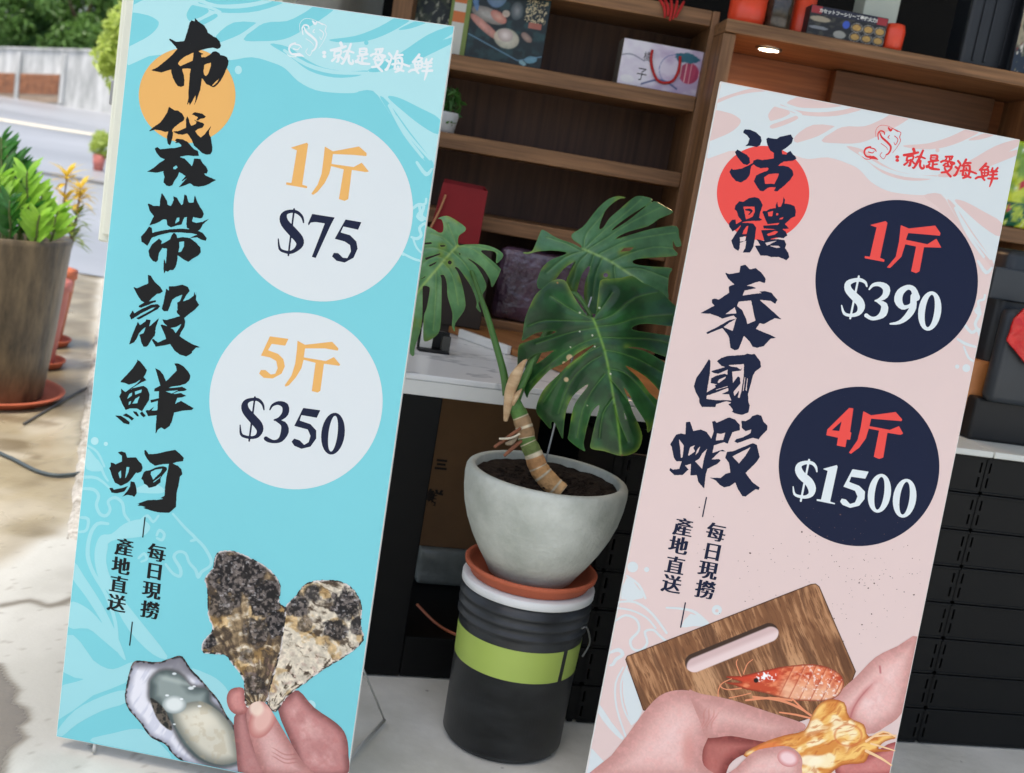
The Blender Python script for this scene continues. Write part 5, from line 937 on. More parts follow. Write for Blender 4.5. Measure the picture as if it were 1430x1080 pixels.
terra = mat('terracotta', (184, 96, 66), .7, .35, var=.1, vscale=9)
sc_ = thing('plant_saucer', 'round terracotta coloured saucer on the white bucket lid', 'saucer', (BX, BY, zl))
hs = zsau - zl + .008
lathe('dish', [(.0001, 0), (.118, 0), (.136, .003), (.146, hs - .012), (.151, hs - .01), (.1525, hs - .002), (.150, hs), (.143, hs - .001), (.139, hs - .012), (.131, .006), (.0001, .005)], terra, sc_, 96)
bm = bmesh.new()
for k in range(84):
    a = 2 * math.pi * k / 84; add_box(bm, -.0012, .0012, -.0016, .0016, 0, .0022, 0, Matrix.Translation((.149 * math.cos(a), .149 * math.sin(a), hs - .0012)) @ Matrix.Rotation(a, 4, 'Z'))
o = bm_obj('rim_beading', bm, terra, sc_); o['kind'] = 'stuff'
pot = thing('bowl_planter', 'rounded pale grey concrete bowl planter with dark soil on the saucer', 'planter', (BX, BY, zl + .0055))
z0p = zl + .0055; hp = zrim - z0p + .004
rr = .183; prof = [(.0001, 0), (.088, 0), (.096, .004)]
for t, r in ((.1, .108), (.22, .128), (.36, .148), (.5, .164), (.64, .1755), (.78, .182), (.9, .1845), (.965, .1835), (.99, .180), (1.0, .176), (1.0, .166), (.985, .1635), (.9, .163), (.8, .162)): prof.append((r, hp * t))
prof += [(.15, hp * .7), (.0001, hp * .68)]
conc = mat('planter_concrete', (158, 163, 153), .85, .25, vscale=7, rgb2=(200, 204, 195), bump=.3, bscale=90, detail=12)
lathe('bowl', prof, conc, pot, 96)
# soil with crumbs
V = []; Fc = []; nr, na = 16, 60; zs0 = hp * .88
for i in range(nr + 1):
    for k in range(na):
        r = .1615 * i / nr; a = 2 * math.pi * k / na; x, y = r * math.cos(a), r * math.sin(a)
        V.append((x, y, zs0 + .013 * (fbm(x * 60 + 9, y * 60 + 9, 3, 4) - .5) + .012 * (i / nr) ** 4))
for i in range(nr):
    for k in range(na): Fc.append((i * na + k, i * na + (k + 1) % na, (i + 1) * na + (k + 1) % na, (i + 1) * na + k))
soilm = mat('soil', (30, 23, 18), .95, .2, vscale=50, rgb2=(54, 44, 36), bump=.8, bscale=140)
mesh_obj('soil', V, Fc, soilm, pot)
rs = np.random.default_rng(2); bm = bmesh.new()
for k in range(420):
    a = rs.uniform(0, 6.283); r = .155 * math.sqrt(rs.uniform()); s_ = rs.uniform(.0015, .005)
    g_ = bmesh.ops.create_icosphere(bm, subdivisions=1, radius=s_, matrix=Matrix.Translation((r * math.cos(a), r * math.sin(a), zs0 + .004 + rs.uniform(-.003, .004))) @ Matrix.Diagonal((1, rs.uniform(.6, 1.4), .7, 1)))
o = bm_obj('soil_crumbs', bm, soilm, pot); o['kind'] = 'stuff'
# ---- monstera
mon = thing('monstera_plant', 'monstera with split glossy leaves and ringed stem in the concrete bowl', 'plant', (BX, BY, z0p + zs0))
MO = np.array(mon.location)
def P3(px, py, Y): return np.array(at(px, py, Y)) - MO
leafm = vmat('monstera_leaf', .3, .42, trans_leaf=.18)
def mleaf(name, o, s, outline, holes, mid, ribs, depth, dark, lite, vein, step=1.0, quilt=.004, edgec=None, spots=()):
    pts = np.array(outline, float); lo = pts.min(0) / s + o - 2; hi = pts.max(0) / s + o + 2
    f = Field(o, s, (lo[0], lo[1], hi[0], hi[1]), step); q = catmull(outline, 3, True); f.add(q)
    for h in holes: f.sub(h)
    V_, F_ = f.march(False); X, Y = V_[:, 0], V_[:, 1]; cx, cy = (X - o[0]) * s, (Y - o[1]) * s
    md = -stroke_sdf([(a, b, 0) for a, b in mid], cx, cy) / s
    rd = np.full(X.shape, 1e9)
    for rb in ribs: rd = np.minimum(rd, -stroke_sdf([(a, b, 0) for a, b in rb], cx, cy) / s)
    ed = sdf(q, cx, cy) / s
    for h in holes: ed = np.minimum(ed, -sdf(h, cx, cy) / s)
    D = depth(X, Y, md) - quilt * np.minimum(rd / 9, 1.2) - quilt * 1.5 * np.exp(-(md / 3) ** 2) * 0 + quilt * .8 * np.exp(-(rd / 1.6) ** 2)
    d = ray(X, Y); Pw = CAM + d * (D / d[:, 1])[:, None] - MO
    ob = mesh_obj(name, Pw, F_, leafm, mon, True)
    n = fbm(X / 26, Y / 26, 5); c = mixc(dark, lite, sst(n, .25, .75)); c = mixc(c, vein, np.exp(-(rd / 1.0) ** 2) * .42); c = mixc(c, vein, np.exp(-(md / 2.0) ** 2) * .95)
    c = mixc(c, edgec or vein, np.exp(-(ed / 1.3) ** 2) * .34); c = mixc(c, (150, 160, 50), np.exp(-(ed / 5) ** 2) * sst(fbm(X / 30, Y / 30, 31, 2), .55, .75) * .5)
    c = c * (.92 + .16 * fbm(X / 6, Y / 6, 8, 3))[..., None]
    for sx, sy, sr, sc3 in spots: c = mixc(c, sc3, sst(1 - np.hypot(cx - sx, cy - sy) / sr, 0, .4))
    set_col(ob, c)
    so = ob.modifiers.new('thickness', 'SOLIDIFY'); so.thickness = .0009; so.offset = 0
    return ob
# front dark leaf
FL = [(440,275),(420,270),(380,215),(340,150),(305,85),(240,85),(180,130),(145,165),(120,215),(90,290),(78,370),(76,410),(150,367),(250,357),(238,372),(150,397),(90,418),(60,430),(50,480),(50,560),(56,570),(100,512),(150,482),(248,461),(235,471),(170,522),(110,552),(66,600),(62,640),(85,680),(101,718),(112,688),(160,630),(230,562),(300,530),(380,472),(468,427),(400,481),(330,532),(270,592),(200,660),(165,720),(150,790),(190,845),(228,884),(231,850),(250,852),(290,936),(296,900),(310,790),(345,710),(400,660),(429,644),(420,665),(370,730),(345,790),(326,905),(326,945),(410,1005),(405,960),(430,850),(452,790),(487,755),(486,782),(465,860),(445,950),(445,990),(520,1005),(610,1030),(690,1005),(720,940),(710,880),(672,800),(650,740),(621,660),(652,700),(682,760),(740,850),(750,905),(775,870),(800,790),(815,745),(760,690),(700,610),(630,545),(690,570),(760,620),(840,700),(870,640),(875,560),(800,500),(720,460),(635,444),(720,449),(845,495),(900,490),(930,440),(925,395),(800,371),(670,350),(690,325),(760,318),(900,332),(930,300),(915,240),(870,195),(830,150),(770,115),(720,95),(665,60),(600,72),(505,80),(490,110),(480,190),(470,270),(455,285)]
FR = [[(470,340),(380,355),(270,385),(150,425)], [(480,390),(380,430),(250,510),(110,640)], [(490,440),(400,490),(300,580),(190,740)], [(500,490),(420,540),(330,640),(270,800)], [(520,590),(450,680),(400,780),(370,930)], [(455,305),(340,302),(200,300),(110,330)], [(450,295),(340,240),(230,170)], [(475,300),(560,270),(680,180),(800,150)], [(480,332),(580,320),(700,285),(880,270)], [(505,390),(620,395),(760,400),(900,430)], [(520,460),(600,475),(720,520),(860,600)], [(540,560),(620,580),(700,650),(790,760)], [(555,620),(620,700),(690,800),(740,870)], [(470,275),(520,210),(560,150)], [(575,760),(600,850),(640,950)], [(565,720),(510,800),(490,930)]]
mleaf('leaf_blade', (710, 370), 3.857, FL, [[(622,790),(640,835),(628,832)]], [(455,285),(480,350),(520,470),(550,620),(570,740),(590,860),(605,1015)], FR,
      lambda X, Y, md: 2.34 + .10 * (Y - 445) / 200 * -.35 + 8e-6 * md ** 2 + .00006 * np.maximum(0, Y - 560) ** 1.5 * .25, (24, 60, 30), (42, 92, 46), (116, 160, 66), 1.0, .0022, None, [(312, 618, 16, (206, 180, 140)), (385, 258, 7, (210, 214, 190)), (490, 232, 7, (200, 210, 180)), (335, 443, 5, (210, 214, 190)), (385, 360, 5, (210, 214, 190)), (452, 380, 6, (210, 214, 190)), (465, 440, 6, (210, 214, 190)), (550, 588, 6, (220, 220, 200)), (108, 562, 7, (220, 220, 210)), (265, 98, 6, (170, 120, 60)), (425, 758, 5, (190, 200, 160)), (330, 500, 22, (196, 172, 132)), (300, 530, 12, (196, 172, 132)), (612, 1028, 8, (120, 84, 50))])
# paler leaf behind it
BL = [(545,515),(480,480),(340,430),(230,365),(200,400),(160,500),(130,545),(60,552),(100,567),(180,547),(300,537),(410,550),(415,567),(300,612),(230,670),(195,740),(178,810),(200,858),(270,822),(330,780),(400,690),(490,630),(492,650),(440,740),(425,800),(460,870),(500,930),(505,900),(530,800),(560,720),(610,665),(617,700),(580,800),(570,920),(600,1040),(680,1060),(760,960),(900,930),(1000,880),(1100,860),(1260,937),(1266,860),(1277,740),(1300,685),(1160,672),(1040,660),(975,640),(990,615),(1080,600),(1340,580),(1312,520),(1310,455),(1335,505),(1380,495),(1360,420),(1340,335),(1200,345),(1080,370),(870,432),(835,437),(860,420),(940,380),(1100,335),(1200,270),(1310,220),(1240,170),(1150,128),(1050,197),(930,292),(800,373),(840,328),(960,240),(1060,178),(1142,118),(1080,90),(1010,85),(950,120),(860,200),(780,270),(730,345),(698,357),(705,310),(740,220),(790,160),(860,110),(920,100),(860,85),(780,105),(700,170),(640,240),(560,340),(470,400),(480,450),(540,490)]
BR = [[(570,510),(590,400),(700,270),(840,120)], [(580,515),(700,400),(850,280),(1050,110)], [(600,530),(760,430),(950,310),(1200,180)], [(700,565),(850,490),(1000,440),(1330,390)], [(800,625),(950,560),(1150,510),(1310,520)], [(900,690),(1050,690),(1270,770)], [(540,540),(420,480),(260,430)], [(560,545),(420,590),(260,720)], [(600,560),(520,650),(460,840)], [(650,580),(600,760),(590,950)], [(720,610),(660,760),(640,950)], [(820,670),(830,800)]]
mleaf('leaf_blade', (720, 260), 5.958, BL, [ell(750, 742, 20, 18), [(868,548),(900,516),(985,510),(950,540)]], [(560,525),(680,575),(800,635),(960,740),(1050,800)], BR,
      lambda X, Y, md: 2.52 + .0004 * (360 - Y) + 1.2e-5 * md ** 2, (60, 106, 72), (84, 132, 90), (146, 184, 108), 1.0, .0026, (96, 150, 60))
# pale leaf at the left, partly behind the blue board
LL_ = [(410,265),(415,205),(460,170),(460,140),(400,95),(330,60),(262,80),(290,85),(305,130),(300,175),(270,180),(230,155),(150,130),(60,200),(20,330),(0,480),(30,600),(90,700),(80,850),(65,950),(66,1050),(95,1062),(100,1000),(135,900),(152,800),(155,640),(158,566),(200,570),(206,600),(185,720),(165,780),(160,900),(170,962),(240,930),(280,870),(290,700),(291,520),(280,490),(310,487),(330,550),(335,640),(370,760),(366,850),(386,892),(390,830),(450,745),(462,680),(440,560),(410,470),(385,430),(412,436),(460,500),(510,580),(545,680),(540,720),(575,752),(556,690),(575,640),(612,570),(590,500),(540,420),(475,365),(520,385),(590,440),(640,520),(656,572),(712,460),(705,430),(640,370),(572,312),(640,310),(685,330),(684,402),(735,345),(690,300),(600,268),(480,265),(425,273)]
LR_ = [[(400,280),(370,200),(340,120)], [(370,275),(290,210),(220,190)], [(420,278),(520,300),(640,400),(690,450)], [(430,275),(560,285),(700,330)], [(370,320),(470,420),(560,600)], [(300,395),(370,490),(410,700)], [(350,330),(250,290),(180,290)], [(320,370),(240,350),(160,400)], [(250,460),(250,600),(230,880)]]
mleaf('leaf_blade', (560, 290), 5.143, LL_, [[(278,270),(320,270),(315,281),(285,284)], [(170,362),(280,328),(286,336),(180,378)], [(198,415),(262,385),(245,406),(205,426)], ell(350, 395, 15, 15), [(408,320),(432,335),(420,343)], [(130,520),(180,490),(175,500),(150,515)], [(150,255),(220,248),(222,262),(160,268)]], [(405,275),(330,355),(250,450),(160,555),(100,640)], LR_,
      lambda X, Y, md: 2.42 + 1.6e-5 * md ** 2 + .0001 * np.maximum(0, Y - 390), (90, 142, 96), (122, 172, 118), (172, 206, 120), 1.0, .0026, (140, 186, 90))
# ---- petioles and ringed stem
gst = mat('petiole', (70, 110, 52), .45, .4, var=.12, vscale=20)
def pet(name, pts, m): tube(name, [tuple(P3(x, y, Yd)) + (r / FPX * Yd,) for x, y, Yd, r in pts], m, mon, 12, 6)
pet('petiole', [(708, 552, 2.42, 6.5), (703, 520, 2.425, 5.5), (692, 480, 2.43, 4.8), (680, 440, 2.435, 4.2), (671, 415, 2.44, 3.6), (655, 370, 2.445, 3), (639, 343, 2.425, 2.5)], gst)
pet('petiole', [(716, 560, 2.41, 7.5), (722, 548, 2.41, 6.5), (732, 530, 2.415, 6), (750, 495, 2.42, 5), (775, 450, 2.44, 4.5), (800, 410, 2.44, 4), (826, 443, 2.37, 3)], gst)
pet('petiole', [(720, 560, 2.43, 6.5), (742, 505, 2.45, 5.5), (770, 450, 2.5, 4.5), (795, 390, 2.55, 4), (812, 348, 2.53, 3)], gst)
sheath = mat('dry_sheath', (176, 142, 104), .8, .3, vscale=20, rgb2=(206, 180, 144), stretch=(1, 1, 3))
pet('dry_sheath', [(706, 588, 2.395, 3), (709, 568, 2.392, 6), (713, 545, 2.392, 8), (721, 524, 2.392, 8), (731, 507, 2.392, 3.5), (736, 502, 2.392, .8)], sheath)
pet('dry_sheath', [(716, 566, 2.39, 2), (722, 552, 2.388, 4), (729, 543, 2.388, .8)], sheath)
# stem with rings
ctl = [(784, 688, 2.375, 12.5), (768, 674, 2.38, 13), (753, 655, 2.385, 12.5), (744, 632, 2.39, 11.8), (736, 615, 2.395, 11), (733, 600, 2.40, 11.5), (726, 580, 2.405, 10.5), (716, 562, 2.41, 9.5), (712, 552, 2.41, 8)]
C4 = catmull(ctl, 16); pts = []; cols_ = []
NR = 11
for i, (x, y, Yd, r) in enumerate(C4):
    t = i / (len(C4) - 1) * NR; t += .22 * math.sin(2.3 * t); k = t - math.floor(t); bump = 1 + .09 * math.exp(-((k - .5) / .42) ** 2) - .03
    ring = min(k, 1 - k) < .085 and t < 8.6
    seg = int(math.floor(t)); base = {0: (196, 158, 110), 1: (190, 148, 98), 2: (186, 142, 92), 3: (178, 132, 86), 4: (104, 120, 66), 5: (92, 120, 62), 6: (150, 120, 86), 7: (158, 130, 96), 8: (88, 126, 64)}.get(seg, (86, 126, 68))
    pts.append(tuple(P3(x, y, Yd)) + (r * 1.08 * bump * (1.05 if ring else 1) / FPX * Yd,)); cols_.append((200, 188, 160) if ring else base)
V, Fc = tube_mesh(pts, 18); o = mesh_obj('stem', V, Fc, vmat('stem_skin', .7, .3, .6, 90), mon, True)
cc = np.repeat(np.array(cols_, float), 18, 0); Va = np.array(V); cc *= (.82 + .36 * fbm(Va[:, 0] * 90 + 7, Va[:, 2] * 90, 3))[:, None]; set_col(o, cc)
root_m = mat('aerial_root', (132, 82, 56), .8, var=.2, vscale=30)
pet('aerial_root', [(727, 598, 2.38, 2), (716, 606, 2.37, 2.6), (704, 615, 2.365, 2.6), (690, 625, 2.36, 2.2)], root_m)
pet('aerial_root', [(728, 616, 2.375, 2.5), (716, 626, 2.36, 3), (704, 637, 2.35, 2.2)], root_m)
pet('aerial_root', [(726, 606, 2.37, 1.5), (713, 612, 2.36, 1.6), (697, 613, 2.355, 1.6)], mat('dry_root', (206, 196, 172), .8))
pet('aerial_root', [(722, 610, 2.375, 2), (714, 618, 2.365, 4), (706, 620, 2.36, 2)], mat('old_bud', (146, 130, 106), .85, var=.2))
# plastic support stick behind the leaf
st = tube('support_stick', [tuple(np.array(at(762, 645, 2.47))) + (.0022,), tuple(np.array(at(775, 592, 2.47))) + (.0022,), tuple(np.array(at(792, 525, 2.475))) + (.0022,), tuple(np.array(at(826, 415, 2.44))) + (.0018,)], mat('clear_plastic', (170, 176, 178), .2, .5), None, 8, 2)
tag(st, 'thin clear plastic support stick standing in the monstera bowl', 'stick')
# ================================================================== THINGS ON THE SHELVES
def cabp(px, py, d): u, z = cf.pt(px, py, d); return Vector(cf.o + cf.a * u + cf.n * d + cf.b * z)
def cab2p(px, py, d): u, z = c2.pt(px, py, d); return Vector(c2.o + c2.a * u + c2.n * d + c2.b * z)
PB = vmat('package_print', .35, .4)
def pack(name, label, cat, base, yaw, wdt, hgt, dep, m, paint=None, step=.004, part='carton', lean=0):
    t = thing(name, label, cat); a = (math.cos(yaw), math.sin(yaw), 0); b = np.array([0, 0, 1.])
    n0 = np.array([math.sin(yaw), -math.cos(yaw), 0]); b = math.cos(lean) * b - math.sin(lean) * n0
    fr = Frame(t, base, a, b); box(part, -wdt / 2, wdt / 2, 0, dep, 0, hgt, m, t, .002)
    if paint:
        nx, nz = int(wdt / step), int(hgt / step); V = []; Fc = []
        for j in range(nz + 1):
            for i in range(nx + 1): V.append((-wdt / 2 + .002 + (wdt - .004) * i / nx, -.0006, .002 + (hgt - .004) * j / nz))
        for j in range(nz):
            for i in range(nx): q = j * (nx + 1) + i; Fc.append((q, q + 1, q + nx + 2, q + nx + 1))
        o = mesh_obj('printed_face', V, Fc, PB, t); va = np.array(V); set_col(o, paint((va[:, 0] + wdt / 2) / wdt, va[:, 2] / hgt))
    return t, fr
# -- seafood carton
def sea(u, v):
    n = fbm(u * 9, v * 9, 3); n2 = fbm(u * 30, v * 26, 5); c = mixc((12, 30, 36), (30, 62, 66), sst(n, .4, .7)); A = 1.25
    def blob(cx, cy, rx, ry, col, col2=None, rot=0):
        x = (u - cx) * A; y = v - cy; X = x * math.cos(rot) + y * math.sin(rot); Y = -x * math.sin(rot) + y * math.cos(rot); e = 1 - np.hypot(X / rx, Y / ry)
        return sst(e, 0, .12), mixc(col, col2 or col, e * 1.2)
    for a in ((.36, .9, .17, .2, (96, 124, 158), (150, 172, 196), 0), (.3, .6, .28, .1, (130, 120, 110), (196, 188, 180), -.2), (.1, .85, .05, .25, (70, 110, 160), (120, 150, 190), .35), (.62, .72, .1, .13, (60, 70, 74), (150, 150, 150), 0), (.42, .6, .14, .07, (186, 110, 96), (214, 160, 140), -.4), (.28, .44, .3, .06, (196, 128, 112), (222, 160, 146), -.5), (.55, .34, .2, .14, (190, 182, 160), (224, 218, 200), -.1), (.53, .38, .12, .09, (170, 150, 146), (226, 214, 210), -.1), (.78, .4, .1, .05, (140, 110, 100), (176, 150, 136), -.5), (.5, .66, .06, .05, (210, 190, 170), None, 0), (.87, .12, .1, .05, (110, 160, 180), None, .2), (.78, .06, .06, .03, (150, 190, 200), None, -.3)):
        m_, cc = blob(*a); c = mixc(c, cc, m_ * (.75 + .25 * n2))
    ln = np.abs((v - .08) - .32 * np.abs(u - .72) * 1.2); c = mixc(c, (110, 150, 176), sst(1 - ln / .014, 0, 1) * (v < .34) * (u > .1))
    ttl = ((u > .72) & (u < .97) & (v > .6) & (v < .9)); s_ = fbm(u * 44, v * 34, 17, 2); c = mixc(c, (206, 190, 150), ttl * sst(np.abs(s_ - .5), .0, .02) * (np.abs(s_ - .5) < .075))
    return mixc(c, (196, 110, 90), ((u > .78) & (u < .93) & (v > .53) & (v < .6)) * .8)
base = cabp(696, 87, .06); base.z = .80 + zs[0] + .0005
t, _ = pack('food_carton', 'dark teal seafood carton with scallop picture on the top shelf', 'box', base, YAWC + .02, .262, .225, .10, mat('teal_card', (16, 34, 40), .5), sea, .0025)
# -- second carton behind the blue board and a green sleeve with bottle picture
def sea2(u, v):
    n = fbm(u * 9, v * 12, 8); c = mixc((16, 30, 32), (70, 80, 60), sst(n, .45, .7)); c = mixc(c, (190, 190, 170), sst(fbm(u * 14, v * 16, 4), .6, .72)); return mixc(c, (190, 110, 96), (v > .86) * .7)
b2 = cabp(598, 70, .14); b2.z = .80 + zs[0] + .0005
pack('food_carton', 'small dark carton with fish picture behind the blue board corner', 'box', b2, YAWC, .14, .22, .08, mat('teal_card', (16, 34, 40), .5), sea2, .004)
def grn(u, v):
    c = mixc((104, 122, 54), (120, 138, 66), fbm(u * 5, v * 5, 2)); bt_ = (np.abs(u - .45) < .3) & (v < .88); c = mixc(c, (200, 200, 190), bt_ * 1.0); c = mixc(c, (200, 110, 50), bt_ * ((v > .66) & (v < .8) | (v > .42) & (v < .55)))
    return mixc(c, (190, 90, 40), (np.abs(u - .45) < .16) & (v > .86))
b3 = cabp(634, 76, .05); b3.z = .80 + zs[0] + .0005
pack('bottle_sleeve', 'narrow olive green sleeve with orange bottle picture beside the seafood carton', 'box', b3, YAWC, .062, .235, .07, mat('olive_card', (104, 122, 54), .5), grn, .0025)
# -- pink gift box with red cord
def gift(u, v):
    n = fbm(u * 5, v * 4, 3); c = mixc((206, 198, 214), (178, 160, 190), sst(n, .4, .7)); c = mixc(c, (226, 226, 230), sst(.6 - u, 0, .3) * .6)
    k = np.abs(v - .62 - .05 * np.sin(u * 14)); c = mixc(c, (96, 100, 120), sst(1 - k / .02, 0, 1) * (u < .3)); k2 = np.abs(v - .13 - .1 * np.sin(u * 9 + 3)); c = mixc(c, (50, 66, 116), sst(1 - k2 / .035, 0, 1) * (u > .3) * (u < .75))
    e = 1 - np.hypot((u - .86) / .13, (v - .48) / .24); c = mixc(c, mixc((140, 40, 80), (200, 70, 100), fbm(u * 40, v * 4, 9)), sst(e, 0, .1)); c = mixc(c, (232, 190, 190), sst(np.sin(u * 110), .86, 1) * (e > .05)); e = 1 - np.hypot((u - .8) / .16, (v - .8) / .11); c = mixc(c, (34, 96, 116), sst(e + .5 * (fbm(u * 20, v * 20, 6) - .5), 0, .1))
    r_ = np.abs(np.hypot((u - .66) * 1.9, v - .5) - .32); c = mixc(c, (70, 90, 150), sst(1 - r_ / .012, 0, 1) * (u < .7)); e = 1 - np.hypot((u - .12) / .1, (v - .14) / .1); return mixc(c, (226, 226, 226), sst(e, 0, .3) * .7)
gb = cabp(917, 122, .03); gb.z = .80 + zs[0] + .0005
t, fr = pack('gift_box', 'pale lilac gift box with fruit print and red cord handle', 'gift box', gb, YAWC + .03, .252, .137, .11, mat('grey_card', (96, 88, 80), .7), gift, .0025)
G = lambda px, py: fr.pt(px, py, -.004)
q = [(911, 70), (909, 82), (911, 97), (917, 111), (926, 116), (938, 114), (945, 105), (949, 91), (949.5, 79)]
tube('cord_handle', [(G(*p)[0], -.006, G(*p)[1], .0042) for p in q], mat('red_cord', (176, 28, 26), .7), t, 8, 4)
v_, f_ = text_mesh('子', .042, .0); u_, z_ = fr.pt(896, 104, -.001); mesh_obj('printed_character', np.stack([v_[:, 0] * .8 + u_, np.full(len(v_), -.0012), v_[:, 1] - (v_[:, 1].max() + v_[:, 1].min()) / 2 + z_], -1), f_, INKB, t)
v_, f_ = text_mesh('橘', .03, .0); u_, z_ = fr.pt(904, 79, -.001); mesh_obj('printed_character', np.stack([v_[:, 0] * .8 + u_, np.full(len(v_), -.0012), v_[:, 1] - (v_[:, 1].max() + v_[:, 1].min()) / 2 + z_], -1), f_, mat('grey_ink', (70, 66, 74), .6), t)
# -- red paper bag
rb = cabp(640, 430, -.12); rbz = cabp(640, 340, -.12).z; topz = cabp(640, 258, -.12).z
bg_ = thing('paper_bag', 'dark red paper carrier bag with cord handle behind the blue board', 'bag', (rb.x, rb.y, rbz), YAWC)
cst = thing('storage_carton', 'dark brown carton on the marble below the red paper bag', 'box', (rb.x, rb.y + .004, .7795), YAWC); box('carton', -.13, .075, 0, .10, .0245, rbz - .78, mat('umber_card', (44, 34, 26), .7, var=.2), cst, .003); box('foot', -.12, .065, .01, .09, .0, .024, mat('umber_card', (44, 34, 26), .7), cst, .001)
rl = cabp(612, 300, -.12).x - rb.x; rr2 = cabp(676, 300, -.12).x - rb.x; hh = topz - rbz
redp = mat('red_paper', (132, 18, 24), .6, .35, var=.08)
bm = bmesh.new(); vs8 = [bm.verts.new(p) for p in ((rl - .02, 0, 0), (rr2 - .002, 0, 0), (rr2 - .002, .07, 0), (rl - .02, .07, 0), (rl, .0, hh), (rr2, .0, hh - .004), (rr2 - .012, .062, hh + .006), (rl, .062, hh + .01))]
for fq in ((0, 1, 5, 4), (1, 2, 6, 5), (2, 3, 7, 6), (3, 0, 4, 7), (3, 2, 1, 0)): bm.faces.new([vs8[i] for i in fq])
o = bm_obj('bag', bm, redp, bg_); so = o.modifiers.new('t', 'SOLIDIFY'); so.thickness = .0012
H_ = lambda px, py: (cabp(px, py, -.13).x - rb.x, -.01, cabp(px, py, -.13).z - rbz, .0032)
tube('cord_handle', [H_(622, 272), H_(616, 288), H_(608, 305), H_(601, 318)], mat('tan_cord', (186, 132, 92), .8), bg_, 8, 4)
# -- clear bag with purple contents on the cabinet floor
cbp = cabp(745, 415, -.02); cbz = .8335
cbg = thing('wrapped_parcel', 'purple parcel in crinkled clear plastic behind the monstera leaves', 'parcel', (cbp.x + .06, cbp.y + .09, cbz), YAWC)
bm = bmesh.new(); add_box(bm, -.19, .19, -.07, .07, 0, cabp(745, 352, -.02).z - cbz, .02); bmesh.ops.subdivide_edges(bm, edges=bm.edges, cuts=6, use_grid_fill=True)
for v in bm.verts: v.co += Vector((0, 1, .4)) * .022 * (fbm(v.co.x * 26 + 5, v.co.z * 30 + v.co.y * 9, 4, 3) - .5) * (1 if v.co.z > .004 else 0)
bm_obj('parcel', bm, mat('purple_wrap', (48, 32, 44), .12, .9, vscale=5, rgb2=(112, 84, 104), bump=1.0, bscale=30), cbg, True)
# -- black card holder and pale tray on the marble
p = ground(608, 492, .7795); hd = thing('card_holder', 'small black card holder with a white card on the marble', 'holder', (p.x, p.y, .7795), .25)
box('base', -.05, .035, -.02, .02, 0, .008, bk, hd, .002); box('back', -.05, .035, .012, .02, .0085, .055, bk, hd, .002); box('card', -.045, -.012, .002, .004, .0085, .075, mat('card_white', (214, 214, 208), .6), hd, .0005)
box('side_leaf', .012, .034, -.018, .011, .0085, .048, mat('smoked_plastic', (70, 70, 66), .2), hd, .001)
p = ground(905, 462, .83); 
wt = thing('white_tray', 'shallow white tray on the wooden board behind the dark leaf', 'tray', (p.x + .05, p.y + .02, .802), ang)
lathe('tray', [(.0001, 0), (.10, 0), (.125, .062), (.128, .064), (.126, .066), (.10, .004), (.0001, .004)], mat('white_plastic', (214, 218, 220), .35, .5), wt, 48)
# -- trailing houseplant beside the blue board on the shelf
hp_ = thing('trailing_plant', 'small green trailing plant on the shelf beside the blue board', 'plant', cabp(612, 222, .06)); hp_.location.z = .80 + zs[1]
lathe('pot', [(.0001, 0), (.035, 0), (.045, .06), (.047, .062), (.042, .062), (.040, .05), (.0001, .05)], mat('white_plastic', (214, 218, 220), .35, .5), hp_, 32)
leaf_cloud('foliage', [(at(624, 172, 3.5).x - hp_.location.x, -.02, .10, .03), (at(628, 186, 3.5).x - hp_.location.x, -.03, .05, .025), (0, 0, .09, .05)], 90, .04, leaf_mat('ivy_leaf', (40, 84, 34), (84, 130, 56)), hp_, 77, .3)
# ---- things on top of the right cabinet
def on2(px, py, d): p_ = cab2p(px, py, d); p_.z = c2.o[2] + zt2 + .0005; return p_
oran = mat('orange_enamel', (222, 70, 40), .3, .5, var=.06)
def pan(label, px, d, r, h, px_py):
    t_ = thing('enamel_pot', label, 'pot', on2(px, px_py, d))
    lathe('pot', [(.0001, 0), (r * .8, 0), (r * .93, .008), (r, .03), (r, h), (r * .96, h), (r * .95, .03), (.0001, .01)], oran, t_, 48); lathe('lid', [(r * 1.02, h + .001), (r * 1.02, h + .006), (r * .7, h + .03), (.02, h + .04), (.02, h + .055), (.0001, h + .057)], oran, t_, 48); return t_
pan('round orange enamel pot at the left end of the cabinet top', 1043, .10, .055, .09, 18)
pan('tall orange enamel pot beside the printed stove carton', 1118, .12, .036, .13, 32)
jr = thing('glass_jar', 'dark glass jar between the two orange pots', 'jar', on2(1086, 27, .10))
lathe('glass', [(.0001, 0), (.038, 0), (.042, .008), (.042, .13), (.03, .15), (.03, .16), (.0001, .16)], mat('dark_glass', (38, 32, 26), .12, .6, vscale=18, rgb2=(86, 74, 60)), jr, 40)
